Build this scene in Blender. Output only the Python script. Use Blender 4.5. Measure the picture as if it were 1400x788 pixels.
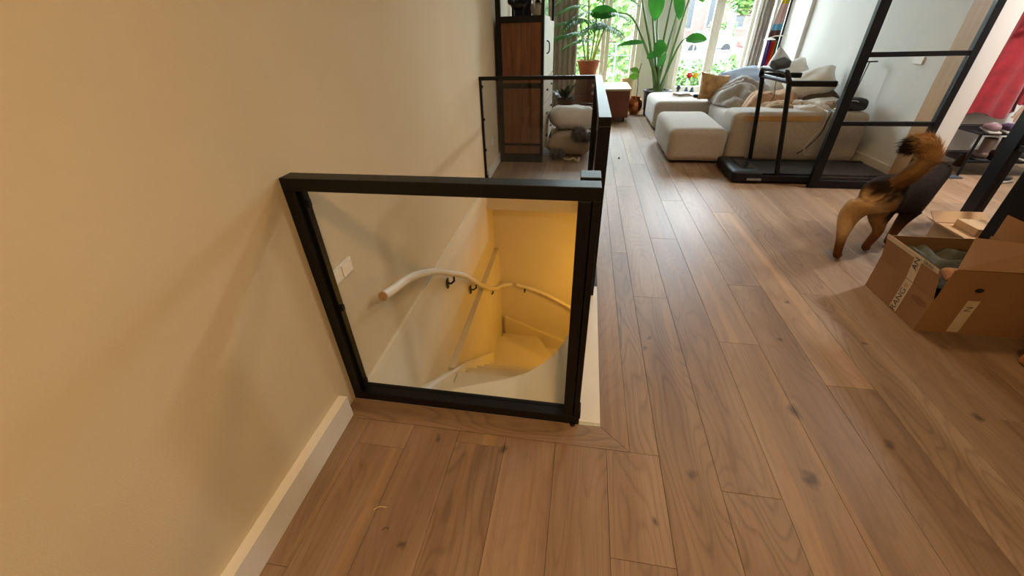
import bpy, bmesh, math, random
from mathutils import Vector, Matrix, noise
random.seed(7)
for o in list(bpy.data.objects): bpy.data.objects.remove(o)
SC = bpy.context.scene
COL = SC.collection
PI = math.pi

# ------------------------------------------------------------------ camera
pitch, roll, yaw = 0.578400366, 0.0306323108, -0.182193877
cy_, sy_ = math.cos(yaw), math.sin(yaw)
fwd = Vector((sy_*math.cos(pitch), cy_*math.cos(pitch), -math.sin(pitch)))
rgt = Vector((cy_, -sy_, 0)); dwn = fwd.cross(rgt)
r2 = rgt*math.cos(roll)+dwn*math.sin(roll); d2 = dwn*math.cos(roll)-rgt*math.sin(roll)
cam_d = bpy.data.cameras.new('camera'); cam = bpy.data.objects.new('camera', cam_d); COL.objects.link(cam)
M = Matrix((r2, -d2, -fwd)).transposed().to_4x4(); M.translation = Vector((0, 0, 1.32)); cam.matrix_world = M
cam_d.sensor_width = 36; cam_d.lens = 539.24/1400*36; cam_d.clip_start = .02
SC.camera = cam

# ------------------------------------------------------------------ world, lights, exposure
W = bpy.data.worlds.new('sky'); SC.world = W; W.use_nodes = True
bg = W.node_tree.nodes['Background']; bg.inputs[0].default_value = (.80, .90, 1.0, 1); bg.inputs[1].default_value = 40.0
def lamp(name, kind, loc, power, col, size=.2, rot=(0, 0, 0), size_y=None):
    d = bpy.data.lights.new(name, kind); d.energy = power; d.color = col
    if kind == 'AREA':
        d.size = size
        if size_y: d.shape = 'RECTANGLE'; d.size_y = size_y
        else: d.shape = 'DISK'
    else: d.shadow_soft_size = size
    o = bpy.data.objects.new(name, d); o.location = loc; o.rotation_euler = rot; COL.objects.link(o); return o
for nm, xc, wd in (('portal', .2, 1.3), ('portal', 2.13, 1.15)):
    p = lamp(nm, 'AREA', (xc, 8.78, 1.75), 1, (1, 1, 1), wd, (-PI/2, 0, 0), 3.0)
    p.data.cycles.is_portal = True
WARM = (1.0, .63, .30)
lamp('ceiling_lamp_light', 'AREA', (.25, -.5, 2.5), 42, WARM, .28)
lamp('kitchen_lamp_light', 'AREA', (1.5, 2.7, 2.52), 18, WARM, .3)
lamp('hall_lamp_light', 'AREA', (3.9, 3.6, 2.5), 85, (1.0, .95, .93), .3)
lamp('stair_lamp_light', 'POINT', (.45, 3.5, -1.15), 17, (1.0, .50, .06), .08)
vs = SC.view_settings; vs.view_transform = 'Standard'; vs.look = 'None'; vs.gamma = 1; vs.use_curve_mapping = False; vs.exposure = 0.08

# ------------------------------------------------------------------ helpers
def lin(h):
    h = h.lstrip('#'); c = [int(h[i:i+2], 16)/255 for i in (0, 2, 4)]
    return tuple(x/12.92 if x <= .04045 else ((x+.055)/1.055)**2.4 for x in c)+(1,)
MATS = {}
def mat(name, c1, c2=None, rough=.6, scale=6, metal=0, bump=0, bscale=80, stretch=(1, 1, 1), spec=.5, coat=0, sheen=0, emit=None):
    if name in MATS: return MATS[name]
    m = bpy.data.materials.new(name); m.use_nodes = True; nt = m.node_tree; b = nt.nodes['Principled BSDF']
    b.inputs['Roughness'].default_value = rough; b.inputs['Metallic'].default_value = metal
    b.inputs['Specular IOR Level'].default_value = spec
    b.inputs['Coat Weight'].default_value = coat; b.inputs['Sheen Weight'].default_value = sheen
    c2 = c2 or c1
    tc = nt.nodes.new('ShaderNodeTexCoord'); mp = nt.nodes.new('ShaderNodeMapping'); mp.inputs['Scale'].default_value = stretch
    nt.links.new(tc.outputs['Object'], mp.inputs[0])
    n = nt.nodes.new('ShaderNodeTexNoise'); n.inputs['Scale'].default_value = scale; n.inputs['Detail'].default_value = 5
    nt.links.new(mp.outputs[0], n.inputs['Vector'])
    r = nt.nodes.new('ShaderNodeValToRGB'); r.color_ramp.elements[0].position = .32; r.color_ramp.elements[1].position = .68
    r.color_ramp.elements[0].color = lin(c1); r.color_ramp.elements[1].color = lin(c2)
    nt.links.new(n.outputs[0], r.inputs[0]); nt.links.new(r.outputs[0], b.inputs['Base Color'])
    if bump:
        n2 = nt.nodes.new('ShaderNodeTexNoise'); n2.inputs['Scale'].default_value = bscale; n2.inputs['Detail'].default_value = 3
        nt.links.new(mp.outputs[0], n2.inputs['Vector'])
        bp = nt.nodes.new('ShaderNodeBump'); bp.inputs['Strength'].default_value = bump; bp.inputs['Distance'].default_value = .01
        nt.links.new(n2.outputs[0], bp.inputs['Height']); nt.links.new(bp.outputs[0], b.inputs['Normal'])
    MATS[name] = m; return m
def glass_mat(name, tint, refl=.06):
    m = bpy.data.materials.new(name); m.use_nodes = True; nt = m.node_tree; nt.nodes.clear()
    o = nt.nodes.new('ShaderNodeOutputMaterial'); mx = nt.nodes.new('ShaderNodeMixShader')
    t = nt.nodes.new('ShaderNodeBsdfTransparent'); t.inputs[0].default_value = tint+(1,)
    g = nt.nodes.new('ShaderNodeBsdfGlossy'); g.inputs['Roughness'].default_value = .02
    lw = nt.nodes.new('ShaderNodeLayerWeight'); pw = nt.nodes.new('ShaderNodeMath'); pw.operation = 'POWER'; pw.inputs[1].default_value = 5
    f = nt.nodes.new('ShaderNodeMath'); f.operation = 'MULTIPLY_ADD'; f.inputs[1].default_value = .6; f.inputs[2].default_value = .025
    nt.links.new(lw.outputs['Facing'], pw.inputs[0]); nt.links.new(pw.outputs[0], f.inputs[0])
    nt.links.new(f.outputs[0], mx.inputs[0]); nt.links.new(t.outputs[0], mx.inputs[1]); nt.links.new(g.outputs[0], mx.inputs[2])
    nt.links.new(mx.outputs[0], o.inputs[0]); return m

def ease(a, b, t):
    t = max(0, min(1, (t-a)/(b-a))); return t*t*(3-2*t)
class MB:
    def __init__(s): s.bm = bmesh.new()
    def box(s, x0, y0, z0, x1, y1, z1, bev=0, seg=2):
        r = bmesh.ops.create_cube(s.bm, size=1, matrix=Matrix.Translation(((x0+x1)/2, (y0+y1)/2, (z0+z1)/2)) @ Matrix.Diagonal((abs(x1-x0), abs(y1-y0), abs(z1-z0), 1)))
        if bev:
            es = {e for v in r['verts'] for e in v.link_edges}
            bmesh.ops.bevel(s.bm, geom=list(es), offset=bev, segments=seg, affect='EDGES', profile=.5)
        return s
    def bar(s, a, b, w, h, up=(0, 0, 1), bev=0):
        a, b = Vector(a), Vector(b); d = b-a; L = d.length; d.normalize(); u = Vector(up); x = d.cross(u).normalized(); u = x.cross(d)
        m = Matrix((x, d, u)).transposed().to_4x4(); m.translation = (a+b)/2
        r = bmesh.ops.create_cube(s.bm, size=1, matrix=m @ Matrix.Diagonal((w, L, h, 1)))
        if bev:
            es = {e for v in r['verts'] for e in v.link_edges}
            bmesh.ops.bevel(s.bm, geom=list(es), offset=bev, segments=2, affect='EDGES', profile=.5)
        return s
    def prism(s, poly, z0, z1, bev=0):
        lo = [s.bm.verts.new((p[0], p[1], z0)) for p in poly]; hi = [s.bm.verts.new((p[0], p[1], z1)) for p in poly]
        n = len(poly); fs = [s.bm.faces.new(hi), s.bm.faces.new(lo[::-1])]
        for i in range(n): fs.append(s.bm.faces.new((lo[i], lo[(i+1) % n], hi[(i+1) % n], hi[i])))
        if bev:
            bmesh.ops.bevel(s.bm, geom=list({e for f in fs[:1] for e in f.edges}), offset=bev, segments=2, affect='EDGES', profile=.5)
        return s
    def hexa(s, p):   # 8 points: bottom 4, top 4
        v = [s.bm.verts.new(q) for q in p]
        for f in ((3, 2, 1, 0), (4, 5, 6, 7), (0, 1, 5, 4), (1, 2, 6, 5), (2, 3, 7, 6), (3, 0, 4, 7)): s.bm.faces.new([v[i] for i in f])
        return s
    def tube(s, pts, rad, seg=10, caps=True):
        pts = [Vector(p) for p in pts]; n = len(pts); rad = rad if isinstance(rad, (list, tuple)) else [rad]*n
        rings = []; pu = None
        for i, p in enumerate(pts):
            d = (pts[min(i+1, n-1)]-pts[max(i-1, 0)]).normalized()
            if pu is None: pu = d.orthogonal().normalized()
            else:
                pu = pu-d*pu.dot(d)
                pu = pu.normalized() if pu.length > 1e-6 else d.orthogonal().normalized()
            w = d.cross(pu)
            rings.append([s.bm.verts.new(p+(pu*math.cos(a)+w*math.sin(a))*rad[i]) for a in [2*PI*k/seg for k in range(seg)]])
        for a, b in zip(rings, rings[1:]):
            for k in range(seg): s.bm.faces.new((a[k], a[(k+1) % seg], b[(k+1) % seg], b[k]))
        if caps: s.bm.faces.new(rings[0][::-1]); s.bm.faces.new(rings[-1])
        return s
    def lathe(s, prof, c=(0, 0, 0), seg=24, cap=True):
        rings = [[s.bm.verts.new((c[0]+r*math.cos(2*PI*k/seg), c[1]+r*math.sin(2*PI*k/seg), c[2]+z)) for k in range(seg)] for r, z in prof]
        for a, b in zip(rings, rings[1:]):
            for k in range(seg): s.bm.faces.new((a[k], a[(k+1) % seg], b[(k+1) % seg], b[k]))
        if cap:
            s.bm.faces.new(rings[0][::-1]); s.bm.faces.new(rings[-1])
        return s
    def ball(s, c, r, sc=(1, 1, 1), seg=14, rot=None):
        m = Matrix.Translation(c) @ (rot.to_4x4() if rot else Matrix.Identity(4)) @ Matrix.Diagonal((sc[0]*r, sc[1]*r, sc[2]*r, 1))
        bmesh.ops.create_uvsphere(s.bm, u_segments=seg, v_segments=max(6, seg*2//3), radius=1, matrix=m); return s
    def rbox(s, c, size, r, n=18, fn=None, rot=None):   # rounded soft box
        b = bmesh.new(); bmesh.ops.create_cube(b, size=2); bmesh.ops.subdivide_edges(b, edges=b.edges[:], cuts=n, use_grid_fill=True)
        h = Vector(size)/2
        for v in b.verts:
            # squeeze samples towards the edges so that the rounding is smooth
            q = Vector([math.sin(x*PI/2)*.55+x*.45 for x in v.co]); p = Vector((q.x*h.x, q.y*h.y, q.z*h.z))
            inn = Vector([max(-(h[i]-r), min(h[i]-r, p[i])) for i in range(3)]); d = p-inn
            if d.length > 1e-9: p = inn+d.normalized()*r
            if fn: p = fn(p, h)
            v.co = p
        m = Matrix.Translation(c) @ (rot.to_4x4() if rot else Matrix.Identity(4)); b.transform(m); s.merge(b); return s
    def pillow(s, c, w, d, t, rot=None, seed=0, n=16, wr=.012):
        b = bmesh.new(); top = []; bot = []
        for i in range(n+1):
            rt, rb = [], []
            for j in range(n+1):
                u, v = 2*i/n-1, 2*j/n-1
                k = max(0, (1-u**4)*(1-v**4))**.55
                pin = 1-.10*(1-abs(v)**2)*abs(u)**3; pin2 = 1-.10*(1-abs(u)**2)*abs(v)**3
                x, y = u*w/2*pin, v*d/2*pin2
                wv = wr*noise.noise(Vector((x*9+seed*7, y*9, seed)))+wr*.6*noise.noise(Vector((x*22, y*22+seed, seed)))
                rt.append(b.verts.new((x, y, k*t/2+wv*k)))
                rb.append(rt[-1] if (i in (0, n) or j in (0, n)) else b.verts.new((x, y, -k*t/2+wv*k)))
            top.append(rt); bot.append(rb)
        for i in range(n):
            for j in range(n):
                b.faces.new((top[i][j], top[i+1][j], top[i+1][j+1], top[i][j+1]))
                try: b.faces.new((bot[i][j], bot[i][j+1], bot[i+1][j+1], bot[i+1][j]))
                except ValueError: pass
        b.transform(Matrix.Translation(c) @ (rot.to_4x4() if rot else Matrix.Identity(4))); s.merge(b); return s
    def drape(s, x0, x1, y0, y1, zf, nx=40, ny=30, base=None):   # cloth: height field with an underside
        b = bmesh.new(); g = [[b.verts.new((x0+(x1-x0)*i/nx, y0+(y1-y0)*j/ny, 0)) for j in range(ny+1)] for i in range(nx+1)]
        for row in g:
            for v in row: v.co = zf(v.co.x, v.co.y)
        for i in range(nx):
            for j in range(ny): b.faces.new((g[i][j], g[i+1][j], g[i+1][j+1], g[i][j+1]))
        b.normal_update(); r = bmesh.ops.solidify(b, geom=b.faces[:], thickness=.012); s.merge(b); return s
    def merge(s, b):
        me = bpy.data.meshes.new('tmp'); b.to_mesh(me); b.free(); s.bm.from_mesh(me); bpy.data.meshes.remove(me)
    def tri(s, a, b_, c): s.bm.faces.new([s.bm.verts.new(p) for p in (a, b_, c)]); return s
    def quad(s, *p): s.bm.faces.new([s.bm.verts.new(q) for q in p]); return s
    def xf(s, m): s.bm.transform(m); return s
WL = {}
def tag(o, label=None, cat=None, group=None, kind=None):
    for k, v in (('label', label), ('category', cat), ('group', group), ('kind', kind)):
        if v: o[k] = v
    return o
def obj(name, mb, m, parent=None, label=None, cat=None, group=None, kind=None, smooth=False, normals=True):
    off = WL.get(parent, Vector()) if parent else Vector()
    origin = off.copy()
    if not parent and kind != 'structure' and len(mb.bm.verts):
        vs_ = [v.co for v in mb.bm.verts]
        origin = Vector(((min(v.x for v in vs_)+max(v.x for v in vs_))/2, (min(v.y for v in vs_)+max(v.y for v in vs_))/2, min(v.z for v in vs_)))
    mb.bm.transform(Matrix.Translation(-origin))
    if normals: bmesh.ops.recalc_face_normals(mb.bm, faces=mb.bm.faces[:])
    me = bpy.data.meshes.new(name); mb.bm.to_mesh(me); mb.bm.free()
    if smooth:
        me.polygons.foreach_set('use_smooth', [True]*len(me.polygons))
        try: me.set_sharp_from_angle(angle=smooth if isinstance(smooth, float) else math.radians(50))
        except Exception: pass
    if isinstance(m, (list, tuple)):
        for q in m: me.materials.append(q)
    else: me.materials.append(m)
    o = bpy.data.objects.new(name, me); COL.objects.link(o)
    if parent: o.parent = parent
    else: o.location = origin
    WL[o] = origin
    return tag(o, label, cat, group, kind)
def thing(name, loc, label, cat, group=None):
    o = bpy.data.objects.new(name, None); o.empty_display_size = .1; COL.objects.link(o); o.location = loc; WL[o] = Vector(loc)
    return tag(o, label, cat, group)
def struct(name, mb, m, parent=None, smooth=False): return obj(name, mb, m, parent, kind=None if parent else 'structure', smooth=smooth)
def text_mb(txt, height, origin, xdir, ydir, thick=.0006, center=True):
    cu = bpy.data.curves.new('t', 'FONT'); cu.body = txt; cu.size = 1; cu.extrude = 0
    if center: cu.align_x = 'CENTER'; cu.align_y = 'CENTER'
    o = bpy.data.objects.new('t', cu); COL.objects.link(o)
    dg = bpy.context.evaluated_depsgraph_get(); me = bpy.data.meshes.new_from_object(o.evaluated_get(dg))
    b = MB(); b.bm.from_mesh(me); bpy.data.meshes.remove(me); bpy.data.objects.remove(o); bpy.data.curves.remove(cu)
    x = Vector(xdir).normalized(); z = x.cross(Vector(ydir)).normalized(); y = z.cross(x)
    m = Matrix((x, y, z)).transposed().to_4x4(); m.translation = Vector(origin)+z*thick
    b.xf(m @ Matrix.Diagonal((height*1.35, height*1.35, 1, 1))); return b
def E(*a): 
    from mathutils import Euler
    return Euler([math.radians(x) for x in a]).to_matrix()
def nz(x, y, z=0): return noise.noise(Vector((x, y, z)))
def smoothpts(p, k=6):
    p = [Vector(q) for q in p]; out = []
    for i in range(len(p)-1):
        a, b, c, d = p[max(i-1, 0)], p[i], p[i+1], p[min(i+2, len(p)-1)]
        for j in range(k):
            t = j/k; out.append(.5*((2*b)+(c-a)*t+(2*a-5*b+4*c-d)*t*t+(3*b-a-3*c+d)*t**3))
    return out+[p[-1]]
def xw(y): return -.9-(y-1.04)*.0225      # the left wall stands 1.3 degrees off the boards

# ------------------------------------------------------------------ materials
PLASTER = mat('plaster', '#cbbb99', '#cfbf9e', .85, 3, bump=.12, bscale=220)
PLASTER_W = mat('plaster_white', '#d8d6d0', '#dcdad4', .85, 3, bump=.1, bscale=200)
PAINT_W = mat('white_paint', '#dcd6c8', '#e0dacd', .45, 8)
WELLP = mat('stairwell_paint', '#d9cfb8', '#ddd4be', .6, 4)
BLACK = mat('black_steel', '#060607', '#08080a', .42, 12, spec=.3)
BLACKP = mat('black_plastic', '#08080a', '#0c0c0e', .55, 20, spec=.3)
BELT = mat('running_belt', '#17181a', '#1d1e20', .75, 60)
GLASS = glass_mat('clear_glass', (.97, .975, .97))
SMOKE = glass_mat('smoked_glass', (.88, .885, .89))
WGLASS = glass_mat('window_glass', (.96, .98, .97))
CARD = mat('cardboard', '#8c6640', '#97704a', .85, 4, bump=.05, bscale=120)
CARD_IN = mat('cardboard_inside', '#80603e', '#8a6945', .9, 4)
TAPE = mat('packing_tape', '#c3b294', '#cbbb9f', .4, 10)
INK = mat('black_ink', '#161412', None, .7)
INK_O = mat('orange_ink', '#b0592a', None, .7)
SOFA = mat('sofa_fabric', '#a9a196', '#b3aba0', .95, 40, bump=.25, bscale=420, sheen=.2)
LINEN_W = mat('white_linen', '#cfcac2', '#d8d3cb', .9, 8, bump=.1, bscale=200)
LINEN_G = mat('grey_linen', '#a8a29a', '#b4aea5', .9, 8, bump=.1, bscale=200)

# floorboards: grain along Y, tone per board from the object's random number, fixed knots
KNOTS = [(.917, 1.234, .040), (.853, .931, .036), (.462, .886, .026), (1.198, 1.113, .024), (.373, 1.535, .020), (1.034, 1.691, .016), (1.192, 2.042, .016),
         (-.472, .897, .016), (-.212, .885, .020), (.306, .70, .014), (.558, 5.4, .03), (.40, 1.62, .018), (.69, 2.3, .014), (1.42, 1.72, .02), (1.6, 1.3, .024), (-.46, .52, .016), (.08, .42, .014)]
def wood_floor(name='oak_floorboard', across=False):
    m = bpy.data.materials.new(name); m.use_nodes = True; nt = m.node_tree; N = nt.nodes.new; L = nt.links.new
    b = nt.nodes['Principled BSDF']; tc = N('ShaderNodeTexCoord'); oi = N('ShaderNodeObjectInfo')
    off = N('ShaderNodeMath'); off.operation = 'MULTIPLY'; off.inputs[1].default_value = 37.0; L(oi.outputs['Random'], off.inputs[0])
    cb = N('ShaderNodeCombineXYZ'); L(off.outputs[0], cb.inputs[0]); L(off.outputs[0], cb.inputs[1]); L(off.outputs[0], cb.inputs[2])
    add = N('ShaderNodeVectorMath'); add.operation = 'ADD'; L(tc.outputs['Object'], add.inputs[0]); L(cb.outputs[0], add.inputs[1])
    def mapped(sc):
        mp = N('ShaderNodeMapping'); mp.inputs['Scale'].default_value = (sc[1], sc[0], sc[2]) if across else sc; L(add.outputs[0], mp.inputs[0]); return mp
    n1 = N('ShaderNodeTexNoise'); n1.inputs['Scale'].default_value = 1; n1.inputs['Detail'].default_value = 6; L(mapped((9, .9, 1)).outputs[0], n1.inputs['Vector'])
    cn = N('ShaderNodeTexNoise'); cn.inputs['Scale'].default_value = 1; cn.inputs['Detail'].default_value = 1.2; L(mapped((6.5, 1.15, 1)).outputs[0], cn.inputs['Vector'])
    cm = N('ShaderNodeMath'); cm.operation = 'MULTIPLY'; cm.inputs[1].default_value = 17; L(cn.outputs[0], cm.inputs[0])
    wv = N('ShaderNodeMath'); wv.operation = 'FRACT'; L(cm.outputs[0], wv.inputs[0])
    n2 = N('ShaderNodeTexNoise'); n2.inputs['Scale'].default_value = 1; n2.inputs['Detail'].default_value = 4; L(mapped((160, 5, 1)).outputs[0], n2.inputs['Vector'])
    ramp = N('ShaderNodeValToRGB'); e = ramp.color_ramp.elements
    e[0].position = .28; e[0].color = lin('#7c624c'); e[1].position = .72; e[1].color = lin('#9d846c'); x = e.new(.5); x.color = lin('#8e745b')
    L(n1.outputs[0], ramp.inputs[0])
    def mix(kind, fac, a, bcol):
        mx = N('ShaderNodeMix'); mx.data_type = 'RGBA'; mx.blend_type = kind
        if isinstance(fac, float): mx.inputs[0].default_value = fac
        else: L(fac, mx.inputs[0])
        for s_, v in ((6, a), (7, bcol)):
            if isinstance(v, tuple): mx.inputs[s_].default_value = v
            else: L(v, mx.inputs[s_])
        return mx.outputs[2]
    wr = N('ShaderNodeValToRGB'); wr.color_ramp.elements[0].position = .0; wr.color_ramp.elements[0].color = (1, 1, 1, 1); wr.color_ramp.elements[1].position = 1; wr.color_ramp.elements[1].color = (.97, .96, .95, 1)
    for ps, cl in ((.55, (.92, .90, .88, 1)), (.78, (.60, .55, .50, 1)), (.90, (.85, .83, .8, 1))): wr.color_ramp.elements.new(ps).color = cl
    L(wv.outputs[0], wr.inputs[0])
    # how figured a board is differs from board to board
    fg_ = N('ShaderNodeMath'); fg_.operation = 'FRACT'; fm = N('ShaderNodeMath'); fm.operation = 'MULTIPLY'; fm.inputs[1].default_value = 7.31; L(oi.outputs['Random'], fm.inputs[0]); L(fm.outputs[0], fg_.inputs[0])
    fs = N('ShaderNodeMapRange'); fs.inputs[3].default_value = .12; fs.inputs[4].default_value = .75; L(fg_.outputs[0], fs.inputs[0])
    c = mix('MULTIPLY', fs.outputs[0], ramp.outputs[0], wr.outputs[0])
    # sapwood streaks and dark mineral streaks along the grain
    sn = N('ShaderNodeTexNoise'); sn.inputs['Scale'].default_value = 1; sn.inputs['Detail'].default_value = 2; L(mapped((11, .25, 1)).outputs[0], sn.inputs['Vector'])
    sr = N('ShaderNodeMapRange'); sr.inputs[1].default_value = .62; sr.inputs[2].default_value = .70; sr.inputs[4].default_value = .42; L(sn.outputs[0], sr.inputs[0])
    c = mix('MIX', sr.outputs[0], c, lin('#b08d63'))
    dn = N('ShaderNodeTexNoise'); dn.inputs['Scale'].default_value = 1; dn.inputs['Detail'].default_value = 3; L(mapped((26, 1.6, 3)).outputs[0], dn.inputs['Vector'])
    dr_ = N('ShaderNodeMapRange'); dr_.inputs[1].default_value = .66; dr_.inputs[2].default_value = .80; dr_.inputs[4].default_value = .7; L(dn.outputs[0], dr_.inputs[0])
    c = mix('MIX', dr_.outputs[0], c, lin('#4d3826'))
    fr = N('ShaderNodeValToRGB'); fr.color_ramp.elements[0].position = .3; fr.color_ramp.elements[0].color = (.78, .76, .74, 1); fr.color_ramp.elements[1].position = .6; fr.color_ramp.elements[1].color = (1.05, 1.05, 1.05, 1); L(n2.outputs[0], fr.inputs[0])
    c = mix('MULTIPLY', .5, c, fr.outputs[0])
    c = mix('MULTIPLY', 1.0, c, oi.outputs['Color'])
    # knots
    wp = N('ShaderNodeTexNoise'); wp.inputs['Scale'].default_value = 22; wp.inputs['Detail'].default_value = 3; L(tc.outputs['Object'], wp.inputs['Vector'])
    sub = N('ShaderNodeVectorMath'); sub.operation = 'MULTIPLY_ADD'; sub.inputs[1].default_value = (.05, .05, 0); L(wp.outputs['Color'], sub.inputs[0]); L(tc.outputs['Object'], sub.inputs[2])
    tot = None
    for kx, ky, kr in KNOTS:
        d = N('ShaderNodeVectorMath'); d.operation = 'SUBTRACT'; L(sub.outputs[0], d.inputs[0]); d.inputs[1].default_value = (kx+.025, ky+.025, 0)
        sc = N('ShaderNodeVectorMath'); sc.operation = 'MULTIPLY'; L(d.outputs[0], sc.inputs[0]); sc.inputs[1].default_value = (1.5/kr, 1.1/kr, 0)
        ln = N('ShaderNodeVectorMath'); ln.operation = 'LENGTH'; L(sc.outputs[0], ln.inputs[0])
        mr = N('ShaderNodeMapRange'); mr.inputs[1].default_value = .35; mr.inputs[2].default_value = 1.3; mr.inputs[3].default_value = 1; mr.inputs[4].default_value = 0; L(ln.outputs['Value'], mr.inputs[0])
        if tot is None: tot = mr.outputs[0]
        else:
            mm = N('ShaderNodeMath'); mm.operation = 'MAXIMUM'; L(tot, mm.inputs[0]); L(mr.outputs[0], mm.inputs[1]); tot = mm.outputs[0]
    kf = N('ShaderNodeMath'); kf.operation = 'MULTIPLY'; kf.inputs[1].default_value = .75; L(tot, kf.inputs[0])
    c = mix('MIX', kf.outputs[0], c, lin('#3d2c20'))
    L(c, b.inputs['Base Color'])
    rr = N('ShaderNodeMapRange'); rr.inputs[3].default_value = .40; rr.inputs[4].default_value = .56; L(n2.outputs[0], rr.inputs[0]); L(rr.outputs[0], b.inputs['Roughness'])
    b.inputs['Specular IOR Level'].default_value = .5
    bp = N('ShaderNodeBump'); bp.inputs['Strength'].default_value = .12; bp.inputs['Distance'].default_value = .004; L(n2.outputs[0], bp.inputs['Height']); L(bp.outputs[0], b.inputs['Normal'])
    return m
FLOORWOOD = wood_floor(); FLOORWOOD_X = wood_floor('oak_floorboard_across', True)
WOOD_B = mat('dark_wood', '#633c20', '#80522f', .5, 3, stretch=(7, 7, .8), bump=.1, bscale=30)
WOOD_P = mat('pale_wood', '#b9b49a', '#c9c5ae', .6, 4, stretch=(9, 9, .8))
WOOD_T = mat('tan_wood', '#a97f4f', '#b98f5e', .5, 3, stretch=(8, 8, .7))
WOOD_L = mat('light_wood', '#a59478', '#b5a58a', .5, 3, stretch=(2, 9, 1))

# ------------------------------------------------------------------ setting
def wall_prism(y0, y1, z0, z1, t0, t1):    # slab along the left wall, from offset t0 to t1 (positive = into the room)
    return MB().prism([(xw(y0)+t1, y0), (xw(y1)+t1, y1), (xw(y1)+t0, y1), (xw(y0)+t0, y0)], z0, z1)
OY0, OY1, OX = 1.041, 3.87, .06            # stair opening
struct('wall_left', wall_prism(-3, 8.6, 0, 3.3, -.12, 0), PLASTER)
struct('wall_stairwell_left', wall_prism(.9, 4.3, -3.1, -.001, -.12, 0), WELLP)
struct('trim_1', wall_prism(OY0, OY1, -.21, -.012, 0, .012), WELLP)
struct('wall_stairwell_back', MB().box(-1.1, 4.2, -3.1, 1.1, 4.3, -.27), WELLP)
struct('wall_stairwell_right', MB().box(.062, 1.041, -3.1, .16, 2.55, -.012), WELLP)
struct('wall_stairwell_front', MB().box(-1.1, .94, -3.1, .16, 1.036, -.28), WELLP)
struct('wall_stairwell_side', MB().box(1.0, 2.45, -3.1, 1.1, 4.25, -.28), WELLP)
struct('wall_stairwell_end', MB().box(.16, 2.45, -3.1, 1.05, 2.55, -.28), WELLP)
struct('trim_2', MB().prism([(xw(2.15), 2.15), (xw(4.2), 4.2), (xw(4.2)+.05, 4.2), (xw(2.15)+.05, 2.15)], -3.0, -.9), WELLP)
struct('floor_lower', MB().box(-1.1, .9, -3.2, 1.1, 4.3, -3.05), WELLP)
struct('wall_back', MB().box(-1.2, 8.6, 0, -.42, 8.8, 3.3).box(.83, 8.6, 0, 1.56, 8.8, 3.3).box(2.74, 8.6, 0, 3.2, 8.8, 3.3).box(-.42, 8.6, 3.2, 2.74, 8.8, 3.3), PLASTER_W)
struct('wall_right', MB().box(2.95, 4.1, 0, 3.12, 7.1, 3.3).box(2.90, 7.1, 0, 3.12, 8.6, 3.3), PLASTER_W)
struct('wall_hall_back', MB().box(3.12, 5.1, 0, 4.7, 5.2, 3.3), PLASTER_W)
struct('wall_hall_right', MB().box(4.6, -3, 0, 4.72, 5.1, 3.3), PLASTER_W)
struct('wall_front', MB().box(-1.0, -3.12, 0, 4.7, -3, 3.3), PLASTER)
struct('ceiling', MB().box(-1.3, -3.1, 3.3, 4.7, 8.8, 3.4), PLASTER_W)
struct('baseboard_left', wall_prism(-3, .957, 0, .108, 0, .036), PAINT_W)
struct('baseboard_right', MB().box(2.932, 4.34, 0, 2.95, 7.1, .13, .003), PAINT_W)
struct('baseboard_far_left', wall_prism(4.0, 8.6, 0, .1, 0, .018), PAINT_W)
struct('baseboard_hall', MB().box(3.12, 5.082, 0, 4.6, 5.1, .1), PAINT_W)
struct('trim_3', MB().box(2.925, 4.135, 0, 2.95, 4.335, 2.5, .003), WOOD_T)
struct('trim_6', MB().box(2.93, 4.1, 0, 2.95, 4.134, 2.5), PAINT_W)       # wooden jamb at the end of the right wall
DARKSUB = mat('subfloor', '#2a1c12', '#33231a', .9, 5)
fl = struct('floor', MB().box(-1.2, -3, -.27, 4.7, OY0, -.0205).box(OX, OY0, -.27, 4.7, OY1, -.0205).box(-1.2, OY1, -.27, 4.7, 8.6, -.0205), mat('floor_core', '#cdbf9f', '#d4c7a9', .7, 4))
PW = .189
def plank_piece(x0, x1, y0, y1, name='plank'):
    if x1-x0 < .012 or y1-y0 < .01: return
    g = .0005; b = MB(); b.box(x0+g, y0+g, -.02, x1-g, y1-g, 0)
    top = [f for f in b.bm.faces if f.normal.z > .5]
    bmesh.ops.bevel(b.bm, geom=[e for f in top for e in f.edges], offset=.0008, segments=1, affect='EDGES')
    o = obj(name, b, FLOORWOOD, fl); v = random.uniform(.90, 1.10)
    for tx, ty, tv in TONES:
        if x0 < tx < x1 and y0 < ty < y1: v = tv
    o.color = (v, v*random.uniform(.985, 1.01), v*random.uniform(.96, 1.01), 1)
TONES = [(1.2, 2.0, 1.26), (1.03, 1.5, .96), (.64, 1.5, 1.0), (.83, 1.2, 1.06), (.45, 1.5, .97), (.64, .6, .92), (.45, 3, 1.08), (1.2, 1.0, .93), (.26, .8, 1.02), (-.3, .6, .95), (-.68, .6, .98), (-.1, .6, 1.0), (.08, .6, .93)]
known = {0: .578, 1: 1.99, 2: .84, 3: 1.636, 4: 2.19, 5: 1.40, 6: 2.138, -3: .895, -5: .835, -6: .405, 7: .72, 8: 1.3, -1: -.35, -2: -.1, -4: -.6}
def nsplit(c0, c1, y0, y1):
    cuts = [y0]
    return cuts
LP = 1.95
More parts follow.
